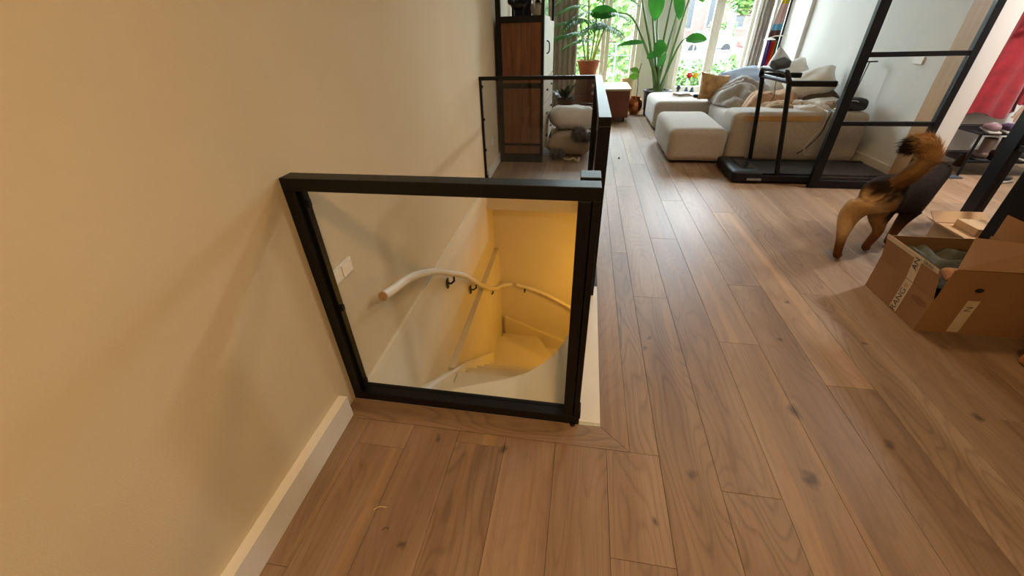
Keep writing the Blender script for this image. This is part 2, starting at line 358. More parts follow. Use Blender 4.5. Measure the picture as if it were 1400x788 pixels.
for k in range(-6, 24):
    x0, x1 = .165+PW*k, .165+PW*(k+1)
    j0 = known.get(k, (k*.77) % LP)
    joints = sorted(j0+LP*i for i in range(-4, 7))
    for a, c in zip(joints, joints[1:]):
        a, c = max(a, -3), min(c, 8.6)
        if c-a < .01: continue
        if x1 > 3.0 and a > 5.1: continue
        L0 = max(x0, xw(0)-.03); X1 = min(x1, 4.6)
        if x1 > 2.95 and x0 < 2.95 and a > 4: X1 = 2.95
        segs = []
        if k <= 0:
            if a < .944: segs.append((L0, X1, a, min(c, .944)))
            if k == 0 and c > .944 and a < 3.87: segs.append((.25, X1, max(a, .944), min(c, OY1+.1)))
            if c > OY1+.1: segs.append((max(x0, xw(4)-.1), X1, max(a, OY1+.1), c))
        else: segs.append((L0, X1, a, min(c, 5.1) if x0 > 3 else c))
        for s_ in segs: plank_piece(*s_)
def border(poly, m):
    b = MB(); b.prism(poly, -.02, .0005); obj('border_plank', b, m, fl)
border([(xw(1)+.0, .945), (.2485, .945), (.1455, 1.0405), (xw(1), 1.0405)], FLOORWOOD_X)
border([(.1465, 1.0415), (.2495, .946), (.2495, OY1+.099), (.1465, OY1+.099)], FLOORWOOD)
border([(xw(3.9), OY1), (.146, OY1), (.146, OY1+.099), (xw(3.9), OY1+.099)], FLOORWOOD_X)
obj('edge_board', MB().box(.0605, 1.056, -.02, .1455, 2.07, .001, .002), PAINT_W, fl, label='white painted board along the stair opening')
obj('edge_board', MB().box(.0605, 2.072, -.02, .1455, OY1-.001, .001, .002), BLACKP, fl)
obj('end_block', MB().box(.118, 1.0425, -.02, .1455, 1.055, .0005).box(.062, 1.0425, -.02, .117, 1.055, -.001), WOOD_P, fl)

# windows (two pairs of french windows)
def window(name, x0, xm0, xm1, x1):
    f = struct(name, MB().box(x0, 8.62, .0, x1, 8.74, .05), PAINT_W)
    for a, c in ((x0, xm0+(xm1-xm0)/2-.004), (xm0+(xm1-xm0)/2+.004, x1)):
        st = .07; b = MB()
        b.box(a, 8.64, .05, a+st, 8.70, 3.19, .004).box(c-st, 8.64, .05, c, 8.70, 3.19, .004)
        b.box(a+st, 8.642, .05, c-st, 8.698, .36, .004).box(a+st, 8.642, 3.1, c-st, 8.698, 3.19, .004)
        s_ = obj('casement', b, PAINT_W, f)
        obj('pane', MB().box(a+st, 8.667, .36, c-st, 8.671, 3.1), WGLASS, s_)
        hx = c-.035 if a == x0 else a+.035
        obj('handle', MB().tube([(hx, 8.64, .62), (hx, 8.6, .62), (hx, 8.59, .56)], .008, 8), mat('handle_metal', '#b9b4a8', None, .3, metal=.8), s_)
    return f
window('window_1', -.42, .2, .355, .83); window('window_2', 1.56, 2.03, 2.24, 2.74)
struct('trim_4', MB().box(.83, 8.56, 0, .93, 8.62, 3.25, .006).box(1.46, 8.56, 0, 1.56, 8.62, 3.25, .006).box(2.72, 8.56, 0, 2.82, 8.62, 3.25, .006), PAINT_W)
struct('trim_5', MB().box(1.56, 8.38, 0, 2.72, 8.58, .26, .006), PAINT_W)        # low sill bench under window_2

# ------------------------------------------------------------------ staircase
st = thing('staircase', (-.43, 1.1, -3.05), 'cream painted winding staircase going down behind the black gate', 'stairs')
TREAD = mat('cream_tread', '#d8cdb0', '#ddd3b8', .5, 4)
obj('tread', MB().prism([(-.898, 1.045), (.06, 1.045), (.06, 1.98), (-.014, 1.81), (-.045, 1.715), (-.086, 1.636), (-.14, 1.555), (-.209, 1.484), (-.30, 1.435), (-.55, 1.335), (-.62, 1.28), (-.90, 1.24)], -.24, -.2, .004), TREAD, st, label='wide top tread with a curved edge')
ny = [None, 1.24, 1.46, 1.73, 2.02, 2.27, 2.5, 2.73, 2.96, 3.2]
for k in range(2, 10):
    obj('tread', MB().box(xw(2)+.122, ny[k-1]-.04, -.2*k-.04, .06, ny[k], -.2*k, .006), TREAD, st)
    obj('riser', MB().box(xw(2)+.122, ny[k]-.04, -.2*k-.2, .055, ny[k]-.022, -.2*k-.04), TREAD, st)
pv = Vector((.10, 3.30)); angs = [180, 150, 122, 96, 75]
def hit(a):
    dx, dy = math.cos(math.radians(a)), math.sin(math.radians(a)); t = 9
    if dx < 0: t = min(t, (-.91-pv.x)/dx)
    if dx > 0: t = min(t, (1.0-pv.x)/dx)
    if dy > 1e-3: t = min(t, (4.18-pv.y)/dy)
    return (pv.x+dx*t, pv.y+dy*t)
for i in range(4):
    poly = [tuple(pv), hit(angs[i]+.01)]
    p0, p1 = hit(angs[i]), hit(angs[i+1])
    if abs(p0[0]+.91) < .01 and abs(p1[1]-4.18) < .01: poly.append((-.91, 4.18))
    poly.append(p1); z = -2.0-.2*i
    obj('winder_tread', MB().prism(poly, z-.04, z), TREAD, st)
    a, c = pv, Vector(p1); d = (c-a).normalized(); n_ = Vector((-d.y, d.x))*.01
    obj('riser', MB().prism([tuple(a+n_), tuple(c+n_), tuple(c-n_), tuple(a-n_)], z-.2, z-.041), TREAD, st)
SP = [(1.10, -.18), (1.67, -.54), (2.3, -.985), (3.25, -1.73)]
def string_board(t0, t1, dz):
    b = MB()
    for (ya, za), (yb, zb) in zip(SP, SP[1:]):
        b.hexa([(xw(ya)+t0, ya, za-.35), (xw(ya)+t1, ya, za-.35), (xw(yb)+t1, yb, zb-.35), (xw(yb)+t0, yb, zb-.35), (xw(ya)+t0, ya, za+dz), (xw(ya)+t1, ya, za+dz), (xw(yb)+t1, yb, zb+dz), (xw(yb)+t0, yb, zb+dz)])
    bmesh.ops.remove_doubles(b.bm, verts=b.bm.verts[:], dist=1e-5); return b
obj('stringer', string_board(.085, .118, 0), mat('stringer_white', '#e8e6e0', None, .5), st, label='white stringer board along the left of the steps')
obj('stringer_filler', string_board(.002, .084, -.05), TREAD, st)
obj('stringer', MB().hexa([(-.88, 4.15, -2.35), (.95, 4.15, -3.0), (.95, 4.198, -3.0), (-.88, 4.198, -2.35), (-.88, 4.15, -1.92), (.95, 4.15, -2.7), (.95, 4.198, -2.7), (-.88, 4.198, -1.92)]), TREAD, st)

# handrail
hr = thing('handrail', (-.84, 1.45, .3), 'white rounded handrail curving down the left wall of the stairwell', 'handrail')
hp = smoothpts([(-.845, 1.36, .325), (-.845, 1.45, .30), (-.845, 1.63, .253), (-.85, 1.83, .165), (-.855, 2.03, .056), (-.862, 2.3, -.12), (-.868, 2.62, -.335), (-.876, 3.09, -.72), (-.885, 3.5, -1.03), (-.89, 3.85, -1.25), (-.86, 4.05, -1.34), (-.76, 4.12, -1.36)], 6)
obj('rail', MB().tube(hp, .0225, 14), PAINT_W, hr, smooth=True)
obj('end_cap', MB().tube([(-.845, 1.352, .3272), (-.845, 1.361, .3247)], .0215, 14), WOOD_T, hr, label='bare wood end of the rail')
obj('rail', MB().tube(smoothpts([(-.70, 4.12, -1.36), (-.39, 4.12, -1.45), (-.03, 4.12, -1.64), (.5, 4.12, -1.95)], 4), .0225, 12), PAINT_W, hr, smooth=True)
for y_ in (2.36, 2.92, 3.6):
    i_ = min(range(len(hp)), key=lambda i: abs(hp[i].y-y_)); p = hp[i_]; wx = xw(p.y)+.012
    bk = obj('bracket', MB().tube([(wx+.006, p.y, p.z-.085), (wx+.03, p.y, p.z-.085), (p.x, p.y, p.z-.06), (p.x, p.y, p.z-.02)], .008, 8), BLACK, hr, smooth=True)
    obj('wall_plate', MB().box(wx-.003, p.y-.018, p.z-.125, wx+.008, p.y+.018, p.z-.045, .003), BLACK, bk)
obj('bracket', MB().tube([(-.6, 4.199, -1.47), (-.6, 4.13, -1.47), (-.6, 4.12, -1.41)], .01, 8), BLACK, hr, smooth=True)

# ------------------------------------------------------------------ gate
GY0, GY1 = 1.041, 1.10
gt = thing('stair_gate', (-.42, 1.07, 0), 'black steel framed clear glass gate at the head of the stairs beside the bare wall', 'gate')
obj('top_rail', MB().box(-.897, GY0, .926, .058, GY1, .966, .002), BLACK, gt)
obj('bottom_rail', MB().box(-.897, GY0-.0015, .0012, .06, GY1, .044, .002), BLACK, gt)
obj('stile', MB().box(-.897, GY0, .044, -.857, GY1, .926, .002), BLACK, gt)
obj('stile', MB().box(-.002, GY0, .044, .034, GY1, .926, .002), BLACK, gt)
obj('latch_post', MB().box(.038, GY0+.002, .044, .058, GY1, .926, .002), BLACK, gt)
obj('glass_pane', MB().box(-.857, 1.078, .044, -.002, 1.086, .926), GLASS, gt)
obj('glazing_bead', MB().box(-.857, 1.058, .044, -.845, 1.077, .926), BLACK, gt)
for z in (.88, .47, .09): obj('bead_clip', MB().box(-.8445, 1.060, z-.012, -.836, 1.076, z+.012, .002), BLACKP, gt)
obj('foot', MB().lathe([(.007, 0), (.010, .001), (.010, .006), (.006, .008)], (.036, 1.036, -.001), 12), BLACKP, gt)
obj('corner_bracket', MB().box(.0595, 1.045, .03, .064, 1.09, .075, .001), BLACK, gt)
obj('gate_post', MB().box(0, 1.135, -.2, .059, 1.205, .963, .002), BLACK, label='short square black post behind the latch side of the gate', cat='post')

# ------------------------------------------------------------------ balustrade
bl = thing('balustrade', (.09, 2.9, 0), 'black framed smoked glass balustrade around the far end of the stair opening', 'balustrade')
ZT = .98; yb0, yb1 = 3.885, 3.93
obj('post', MB().box(.064, 1.965, .002, .122, 2.03, ZT-.04, .002), BLACK, bl)
obj('post', MB().box(.064, yb0, .002, .122, yb1, ZT-.04, .002), BLACK, bl)
obj('post', MB().box(xw(3.9)+.002, yb0+.012, .002, xw(3.9)+.022, yb1-.008, ZT-.03, .001), BLACK, bl)
obj('top_rail', MB().box(.064, 1.965, ZT-.04, .122, yb1, ZT, .002), BLACK, bl)
obj('top_rail', MB().box(xw(3.9)+.002, yb0, ZT-.03, .063, yb1, ZT, .002), BLACK, bl)
obj('bottom_rail', MB().box(.07, 2.03, .003, .116, yb0, .04, .002), BLACK, bl)
obj('bottom_rail', MB().box(xw(3.9)+.022, yb0, .002, .064, yb1, .035, .002), BLACK, bl)
obj('glass_pane', MB().box(.088, 2.03, .04, .096, yb0, ZT-.04), SMOKE, bl)
obj('glass_pane', MB().box(xw(3.9)+.022, 3.904, .035, .064, 3.912, ZT-.03), SMOKE, bl)
for yy in (2.03, yb0-.02): obj('glazing_bead', MB().box(.097, yy, .04, .112, yy+.02, ZT-.04), BLACK, bl)
for z in (.90, .62, .34, .08): obj('glass_clip', MB().box(xw(3.9)+.022, 3.893, z-.012, xw(3.9)+.036, 3.903, z+.012, .002), BLACKP, bl)
for z in (.90, .84): obj('glass_clip', MB().box(.046, 3.893, z-.012, .063, 3.903, z+.012, .002), mat('clip_metal', '#9a9a98', None, .3, metal=.9), bl)

# switch plate
sw = thing('wall_switch', (xw(1.19), 1.19, .517), 'white double wall switch low on the wall behind the gate glass', 'switch')
xs = xw(1.19)
SWP = mat('switch_plastic', '#e2ddd2', None, .35)
obj('cover_plate', MB().box(xs+.001, 1.112, .517, xs+.012, 1.268, .578, .002), SWP, sw)
for a in (1.118, 1.192): obj('rocker', MB().box(xs+.0121, a, .523, xs+.017, a+.068, .572, .002), SWP, sw)

# ------------------------------------------------------------------ steel and glass partition
def partition(name, label, pts, axis):
    return
pa = thing('glass_partition', (2.53, 4.07, 0), 'black steel and glass screen standing in front of the treadmill end', 'partition')
obj('post', MB().box(2.125, 4.045, .002, 2.20, 4.09, 2.598, .002), BLACK, pa)
obj('post', MB().box(2.885, 4.045, .002, 2.938, 4.09, 2.598, .002), BLACK, pa)
for z0, z1 in ((.002, .072), (.553, .588), (1.068, 1.103), (1.62, 1.655), (2.55, 2.598)): obj('crossbar', MB().box(2.20, 4.05, z0, 2.885, 4.085, z1, .002), BLACK, pa)
for z0, z1 in ((.072, .553), (.588, 1.068), (1.103, 1.62), (1.655, 2.55)): obj('glass_pane', MB().box(2.20, 4.064, z0, 2.885, 4.07, z1), GLASS, pa)
pb = thing('glass_partition', (2.91, 2.95, 0), 'black steel and glass screen at the right edge behind the cardboard boxes', 'partition')
obj('post', MB().box(2.875, 3.26, .002, 2.935, 3.365, 2.598, .002), BLACK, pb)
obj('post', MB().box(2.88, 2.50, .002, 2.93, 2.56, 2.598, .002), BLACK, pb)
for z0, z1 in ((.002, .072), (.553, .588), (1.068, 1.103), (1.62, 1.655), (2.55, 2.598)): obj('crossbar', MB().box(2.885, 2.56, z0, 2.925, 3.26, z1, .002), BLACK, pb)
for z0, z1 in ((.072, .553), (.588, 1.068), (1.103, 1.62), (1.655, 2.55)): obj('glass_pane', MB().box(2.90, 2.56, z0, 2.906, 3.26, z1), GLASS, pb)

# ------------------------------------------------------------------ sofa group
def soft(amp, seed):
    def fn(p, h):
        k = noise.noise(Vector((p.x*3+seed, p.y*3, p.z*3)))*amp
        bulge = .012*max(0, 1-(p.x/h.x)**2)*max(0, 1-(p.y/h.y)**2)*(1 if p.z > 0 else 0)
        return Vector((p.x+k, p.y+k*.5, p.z+bulge+k*.5))
    return fn
FEET = mat('dark_feet', '#15120f', None, .6)
def ottoman(x0, x1, y0, y1, zt, label, seed):
    t = thing('ottoman', ((x0+x1)/2, (y0+y1)/2, 0), label, 'ottoman', 'loose sofa blocks')
    obj('cushion_block', MB().rbox(((x0+x1)/2, (y0+y1)/2, (zt+.025)/2), (x1-x0, y1-y0, zt-.025), .075, 20, soft(.008, seed)), SOFA, t, smooth=math.radians(80))
    for sx in (x0+.08, x1-.08):
        for sy in (y0+.08, y1-.08): obj('foot', MB().box(sx-.025, sy-.025, 0, sx+.025, sy+.025, .03), FEET, t)
ottoman(.945, 1.555, 4.77, 5.92, .375, 'rounded light grey upholstered sofa block nearest the walkway', 1)
ottoman(1.0, 1.83, 6.5, 7.55, .405, 'light grey upholstered block further back with magazines on it', 2)
sf = thing('sofa', (2.25, 6.4, 0), 'large light grey upholstered sofa heaped with blankets and pillows', 'sofa')
obj('armrest', MB().rbox((2.235, 5.06, .275), (1.32, .42, .50), .07, 20, soft(.007, 5)), SOFA, sf, smooth=math.radians(80))
obj('seat', MB().rbox((2.30, 5.87, .215), (1.15, 1.19, .38), .06, 18, soft(.006, 8)), SOFA, sf, smooth=math.radians(80))
obj('seat', MB().rbox((2.37, 7.14, .215), (1.05, 1.33, .38), .06, 18, soft(.006, 9)), SOFA, sf, smooth=math.radians(80))
obj('backrest', MB().rbox((2.825, 6.5, .36), (.12, 2.4, .40), .06, 16, soft(.006, 11)), SOFA, sf, smooth=math.radians(80))
obj('warm_light_band', MB().box(1.68, 4.842, .445, 2.42, 4.853, .50, .004), mat('painted_warm_light', '#b08a58', '#b99564', .8, 10), sf, label='warm light painted as a tan strip along the armrest edge')  # warm light catching the armrest edge, painted in as a thin tan strip
for sx in (1.66, 2.85):
    for sy in (4.92, 8.0): obj('foot', MB().box(sx-.025, sy-.025, 0, sx+.025, sy+.025, .035), FEET, sf)

def pil(name, label, c, w, d, t, rot, m, seed, group=None, cat='pillow'):
    return obj(name, MB().pillow(c, w, d, t, rot, seed), m, label=label, cat=cat, group=group, smooth=math.radians(70))
TANPRINT = mat('tan_print', '#8a5a2c', '#c9a26c', .8, 9)
pil('throw_pillow', 'square tan pillow with a marbled print at the window end of the sofa', (1.76, 6.55, .58), .44, .36, .14, E(68, 8, 12), TANPRINT, 3)
pil('pillow', 'pale blue pillow lying behind the grey blanket', (2.2, 6.85, .64), .60, .42, .2, E(30, -10, 12), mat('pale_blue_cloth', '#97a3b8', '#a5b0c2', .9, 8), 4, 'pillows on the sofa')
pil('pillow', 'white pillow at the front leaning against the wall', (2.62, 5.80, .69), .54, .38, .24, E(30, -22, -22), LINEN_W, 5, 'pillows on the sofa')
pil('pillow', 'white pillow leaning behind the front white pillow', (2.56, 6.30, .72), .52, .40, .24, E(36, -24, -6), LINEN_W, 6, 'pillows on the sofa')
pil('pillow', 'grey pillow standing on its corner against the wall', (2.64, 6.85, .78), .40, .40, .15, E(74, 38, 20), LINEN_G, 7, 'pillows on the sofa')
pil('cushion', 'brown cushion tucked beneath the front white pillow', (2.72, 5.76, .57), .38, .36, .15, E(14, -12, 0), mat('brown_cloth', '#4f4136', '#5d4d40', .9, 8), 8, 'cushions on the sofa', cat='cushion')
pil('cushion', 'low white cushion lying by the wall at the sofa end', (2.70, 5.44, .50), .38, .32, .15, E(8, -4, 10), LINEN_W, 9, 'cushions on the sofa', cat='cushion')
def blanket(name, label, cx, cy, rx, ry, h, base, m, seed, fr=9, amp=.05, ang=0):
    ca, sa = math.cos(ang), math.sin(ang)
    def zf(x, y):
        u, v = (x-cx)/rx, (y-cy)/ry; r = (abs(u)**2.4+abs(v)**2.4)**(1/2.4)
        k = max(0, 1-r**2)**.6
        wrp = nz(x*4+seed, y*4, seed)*.35
        uu = (x*ca+y*sa)*fr+wrp*fr*.6
        fold = abs(math.sin(uu))**.7-.5
        z = base+h*k*(.75+.35*nz(x*3.1+seed, y*3.1, 2))+amp*fold*min(1, k*1.8)+.012*nz(x*30, y*30, seed)*k
        return Vector((x+.03*nz(x*8, y*8, seed), y+.03*nz(x*8+9, y*8, seed), max(z, base+.002)))
    b = MB().drape(cx-rx, cx+rx, cy-ry, cy+ry, zf, 56, 44)
    # cut the skirt that lies flat outside the heap
    dead = [v for v in b.bm.verts if abs((v.co.x-cx)/rx)**2.4+abs((v.co.y-cy)/ry)**2.4 > 1.08]
    bmesh.ops.delete(b.bm, geom=dead, context='VERTS')
    return obj(name, b, m, label=label, cat='blanket', smooth=math.radians(75))
blanket('blanket', 'crumpled grey blanket heaped in the middle of the sofa', 2.10, 6.35, .40, .50, .30, .42, mat('grey_blanket', '#968e88', '#a8a099', .95, 14, bump=.15, bscale=150), 3, 15, .095, 1.0)
blanket('blanket', 'peach beige blanket bundled behind the treadmill posts', 2.22, 5.72, .30, .26, .27, .42, mat('peach_blanket', '#a98364', '#bd9876', .95, 12, bump=.15, bscale=150), 5, 11, .07, .4)
blanket('blanket', 'beige blanket with folds lying along the armrest', 2.24, 5.22, .34, .17, .09, .50, mat('beige_blanket', '#a88a6c', '#b99b7c', .95, 12, bump=.15, bscale=150), 8, 16, .045, .2)
blanket('towel', 'rumpled white towel at the front edge of the armrest', 2.40, 5.12, .20, .20, .13, .50, LINEN_W, 9, 14, .05, .9)['category'] = 'towel'
blanket('shawl', 'small brown woven shawl crumpled beside the white towel', 2.64, 5.17, .14, .16, .10, .50, mat('brown_shawl', '#8d7259', '#ab8f72', .95, 30, bump=.2, bscale=120), 11, 18, .05, .6)['category'] = 'shawl'
# magazines on the rear block
for i, (x, y, w, d, a, c, nm) in enumerate(((1.50, 7.05, .30, .22, 12, '#b9b2a6', 'pale magazine at the bottom of the pile on the rear block'), (1.46, 7.08, .27, .20, -14, '#c9a58e', 'pink brown magazine in the middle of the pile'), (1.44, 7.02, .20, .16, 30, '#e3ded6', 'white booklet on top of the magazine pile'))):
    obj('magazine', MB().box(-w/2, -d/2, 0, w/2, d/2, .012, .001).xf(Matrix.Translation((x, y, .418+i*.0135)) @ E(0, 0, a).to_4x4()), mat('paper%d' % i, c, None, .4), label=nm, cat='magazine', group='magazines on the rear sofa block')
obj('sunglasses_case', MB().rbox((1.66, 6.85, .437), (.17, .08, .045), .02, 8), BLACKP, label='small black case lying beside the magazines', cat='case', smooth=True)

# reading lamp, bag, cables on the armrest
rl = thing('reading_lamp', (2.80, 5.17, .526), 'slim black reading lamp with a flat head by the wall', 'lamp')
obj('base', MB().lathe([(.05, 0), (.05, .01), (.01, .014)], (2.80, 5.17, .527), 16), BLACKP, rl)
obj('stem', MB().tube([(2.80, 5.17, .535), (2.815, 5.17, .75), (2.83, 5.17, .955)], .005, 8), BLACKP, rl)
obj('lamp_head', MB().box(2.785, 5.155, .955, 2.90, 5.19, .966, .003), BLACKP, rl)
NAVY = mat('navy_fabric', '#15191f', '#20262e', .8, 10)
bg_ = thing('bag', (2.74, 5.02, .527), 'dark navy soft bag resting on the sofa end behind the screen glass', 'bag')
obj('pouch', MB().rbox((2.74, 5.02, .585), (.24, .20, .115), .045, 10, soft(.012, 4)), NAVY, bg_, smooth=True)
obj('strap', MB().tube([(2.70+.06*math.cos(t), 4.93, .60+.03*math.sin(t)) for t in [k*.4 for k in range(16)]], .006, 6), mat('pale_strap', '#b9bfc6', None, .5), bg_, smooth=True)
obj('power_adapter', MB().box(2.56, 4.93, .527, 2.62, 4.97, .557, .006), mat('adapter_white', '#c9c4b8', None, .5), label='small white power adapter on the armrest', cat='adapter')
obj('cable', MB().tube(smoothpts([(2.47, 4.98, .535), (2.46, 4.86, .535), (2.45, 4.825, .48), (2.44, 4.82, .38), (2.37, 4.81, .26), (2.34, 4.80, .17), (2.36, 4.79, .125), (2.40, 4.78, .125)], 5), .005, 6), mat('white_cable', '#c9c4bc', None, .5), label='white cable hanging over the sofa front', cat='cable', smooth=True)
obj('cable', MB().tube(smoothpts([(2.52, 4.96, .535), (2.50, 4.86, .535), (2.475, 4.83, .46), (2.455, 4.815, .34), (2.37, 4.81, .20), (2.28, 4.79, .13)], 5), .005, 6), BLACKP, label='black cable hanging beside the white one', cat='cable', smooth=True)

# ------------------------------------------------------------------ treadmill
tm = thing('treadmill', (2.15, 4.43, 0), 'black folding treadmill along the front of the sofa', 'treadmill')
obj('deck', MB().box(1.70, 4.135, .02, 2.87, 4.70, .085, .012), BLACKP, tm)
obj('running_belt', MB().box(1.74, 4.19, .085, 2.85, 4.65, .092, .002), BELT, tm)
b = MB().rbox((1.60, 4.42, .064), (.27, .59, .105), .025, 12); obj('motor_cover', b, BLACKP, tm, smooth=True)
obj('display_panel', MB().box(1.58, 4.26, .1165, 1.70, 4.56, .121, .003), mat('dark_screen', '#1b1e22', '#24282c', .2, 30), tm)
obj('side_badge', MB().box(1.60, 4.118, .035, 1.73, 4.124, .055), mat('badge_grey', '#8f8f8f', '#5a5a5a', .5, 200), tm, label='pale badge strip on the near side')
for y_ in (4.19, 4.65): obj('foot_rail', MB().box(1.74, y_-.03, .0925, 2.85, y_+.03, .098, .003), BLACKP, tm)
NP = [(1.885, 4.17, .02), (1.75, 4.19, .80), (1.722, 4.19, .90), (1.705, 4.215, .945)]; FP = [(1.80, 4.70, .05), (1.70, 4.70, .80), (1.672, 4.70, .89), (1.66, 4.67, .945)]
fr = smoothpts(NP+[(1.70, 4.26, .957), (1.665, 4.62, .957)]+FP[::-1], 5)
obj('handle_frame', MB().tube(fr, .021, 10), BLACK, tm, smooth=True)
obj('crossbar', MB().tube([(1.725, 4.2, .885), (1.68, 4.69, .89)], .018, 8), BLACK, tm, smooth=True)
obj('hand_grip', MB().bar((1.72, 4.19, .872), (2.10, 4.17, .868), .045, .045, bev=.008), BLACKP, tm)
obj('hand_grip', MB().bar((1.68, 4.70, .895), (2.03, 4.70, .888), .045, .045, bev=.008), BLACKP, tm)
cs = obj('console', MB().rbox((1.71, 4.43, 1.005), (.13, .11, .06), .012, 8, rot=E(18, -14, 14)).box(1.68, 4.42, .955, 1.72, 4.46, .985), mat('console_grey', '#2f3338', '#3a3f44', .45, 20), tm, smooth=True)
obj('safety_cord', MB().tube(smoothpts([(1.70, 4.39, .96), (1.70, 4.38, .85), (1.72, 4.38, .75), (1.71, 4.40, .70)], 4), .003, 5), BLACKP, tm)

# ------------------------------------------------------------------ bookcase and things on it
bc = thing('bookcase', (-.69, 5.35, 0), 'tall wooden bookcase with a black steel frame against the left wall', 'bookcase')
bx0, bx1, by0, by1 = -.955, -.46, 4.72, 6.0
for px_, py_ in ((bx0, by0), (bx1-.03, by0), (bx0, by1-.04), (bx1-.03, by1-.04)):
    obj('post', MB().box(px_, py_, 0, px_+(.05 if px_ == bx0 else .03), py_+.04, 2.1, .002), BLACK, bc)
PX0, PX1 = bx0+.05, bx1-.03
for z0, z1 in ((1.385, 1.44), (.79, .84), (.19, .215), (.0, .10), (2.06, 2.1)): obj('frame_bar', MB().box(PX0, by0, z0, PX1, by0+.035, z1, .002), BLACK, bc)
wd = (PX1-PX0)/4
for i in range(4):
    for z0, z1 in ((.84, 1.385), (.215, .79), (.10, .19)):
        obj('side_board', MB().box(PX0+i*wd+.001, by0+.012, z0, PX0+(i+1)*wd-.001, by0+.032, z1, .0015), WOOD_B, bc)
obj('shelf', MB().box(PX0, by0+.035, 1.41, PX1, by1-.04, 1.44, .002), WOOD_B, bc)
obj('shelf', MB().box(PX0, by0+.04, 1.85, PX1, by1-.04, 1.87, .002), WOOD_B, bc)
obj('carcass', MB().box(bx0+.05, by0+.04, .1, bx1-.03, by1-.04, 1.405), mat('dark_carcass', '#1d150f', None, .8), bc)
d_ = obj('door', MB().box(bx1-.028, by0+.045, .86, bx1+.002, by0+.62, 1.44, .003), WOOD_P, bc)
obj('handle', MB().tube(smoothpts([(bx1+.002, 5.0, 1.10), (bx1+.03, 5.0, 1.12), (bx1+.03, 5.0, 1.20), (bx1+.002, 5.0, 1.22)], 3), .007, 6), BLACK, d_)
obj('door_glass', MB().box(bx1-.02, by0+.10, 1.445, bx1-.012, by0+.56, 1.84), mat('dark_glass', '#0d1016', None, .15), d_)
d_ = obj('door', MB().box(bx1-.028, by0+.63, .86, bx1+.002, by1-.045, 1.405, .003), WOOD_P, bc)
for i, z in enumerate((.12, .37, .62)):
    d_ = obj('drawer', MB().box(bx1-.028, by0+.045, z, bx1+.004, by1-.045, z+.23, .004), mat('drawer_wood', '#9b8a70', '#b6a589', .6, 4, stretch=(4, 1, 9)), bc)
    for yy in (5.05, 5.65): obj('handle', MB().tube([(bx1+.004, yy-.04, z+.12), (bx1+.025, yy-.04, z+.12), (bx1+.025, yy+.04, z+.12), (bx1+.004, yy+.04, z+.12)], .006, 6), BLACK, d_)

BLK = mat('black_ceramic', '#0c0b0c', None, .35)
c = Vector((-.74, 4.85, 1.4415)); b = MB()
b.ball(c+Vector((.01, 0, .085)), .05, (1.7, .75, .85)).ball(c+Vector((-.075, 0, .125)), .034, (1, .9, .95))
b.tube([c+Vector((-.055, 0, .10)), c+Vector((-.075, 0, .125))], .026, 8)
for dx in (-.05, .06):
    for dy in (-.02, .02): b.tube([c+Vector((dx, dy, .08)), c+Vector((dx-.005, dy, 0))], [.016, .011], 8)
b.tube(smoothpts([c+Vector((.085, 0, .09)), c+Vector((.11, 0, .13)), c+Vector((.10, 0, .19)), c+Vector((.12, 0, .22))], 3), [.014]*9+[.008], 8)
for dy in (-.018, .018): b.lathe([(.013, 0), (.001, .03)], c+Vector((-.078, dy, .148)), 6)
obj('cat_figurine', b, BLK, label='black cat figurine on the bookcase shelf', cat='figurine', smooth=True)
obj('plate', MB().lathe([(.05, 0), (.052, .004), (.03, .008)], (0, 0, 0), 20).xf(Matrix.Translation((-.60, 4.90, 1.492)) @ E(0, 78, 30).to_4x4()), LINEN_W, label='small white plate standing behind the cat figurine', cat='plate', smooth=True)
j = thing('glass_jar', (-.535, 4.86, 1.4405), 'small clear glass jar beside the cat figurine', 'jar')
obj('body', MB().lathe([(.03, 0), (.034, .01), (.034, .085), (.03, .09)], (-.535, 4.86, 1.4415), 16), mat('frosted_glass', '#a8aba4', '#b9bcb5', .2, 8), j, smooth=True)
obj('lid', MB().lathe([(.032, 0), (.032, .014)], (-.535, 4.86, 1.532), 16), mat('tin_lid', '#77736a', None, .3, metal=.8), j)
obj('bottle', MB().lathe([(.025, 0), (.027, .01), (.027, .12), (.011, .15), (.011, .19)], (-.56, 5.0, 1.4415), 14), mat('brown_glass', '#2c1d10', None, .2), label='dark brown bottle on the bookcase shelf', cat='bottle', smooth=True)
for i, (dy, c_, nm) in enumerate(((5.2, '#2a3550', 'dark blue book'), (5.24, '#6a2d25', 'dull red book'), (5.285, '#b0a68e', 'cream book'))):
    obj('book', MB().box(-.85, dy, 1.4415, -.65, dy+.035, 1.67, .002), mat('book%d' % i, c_, None, .6), label=nm+' upright on the bookcase shelf', cat='book', group='books on the bookcase shelf')
sp = thing('wall_socket', (xw(4.35), 4.35, .28), 'white wall socket low on the far left wall by the bookcase', 'socket')
obj('cover_plate', MB().box(xw(4.35)+.001, 4.31, .28, xw(4.35)+.012, 4.39, .36, .002), SWP, sp)

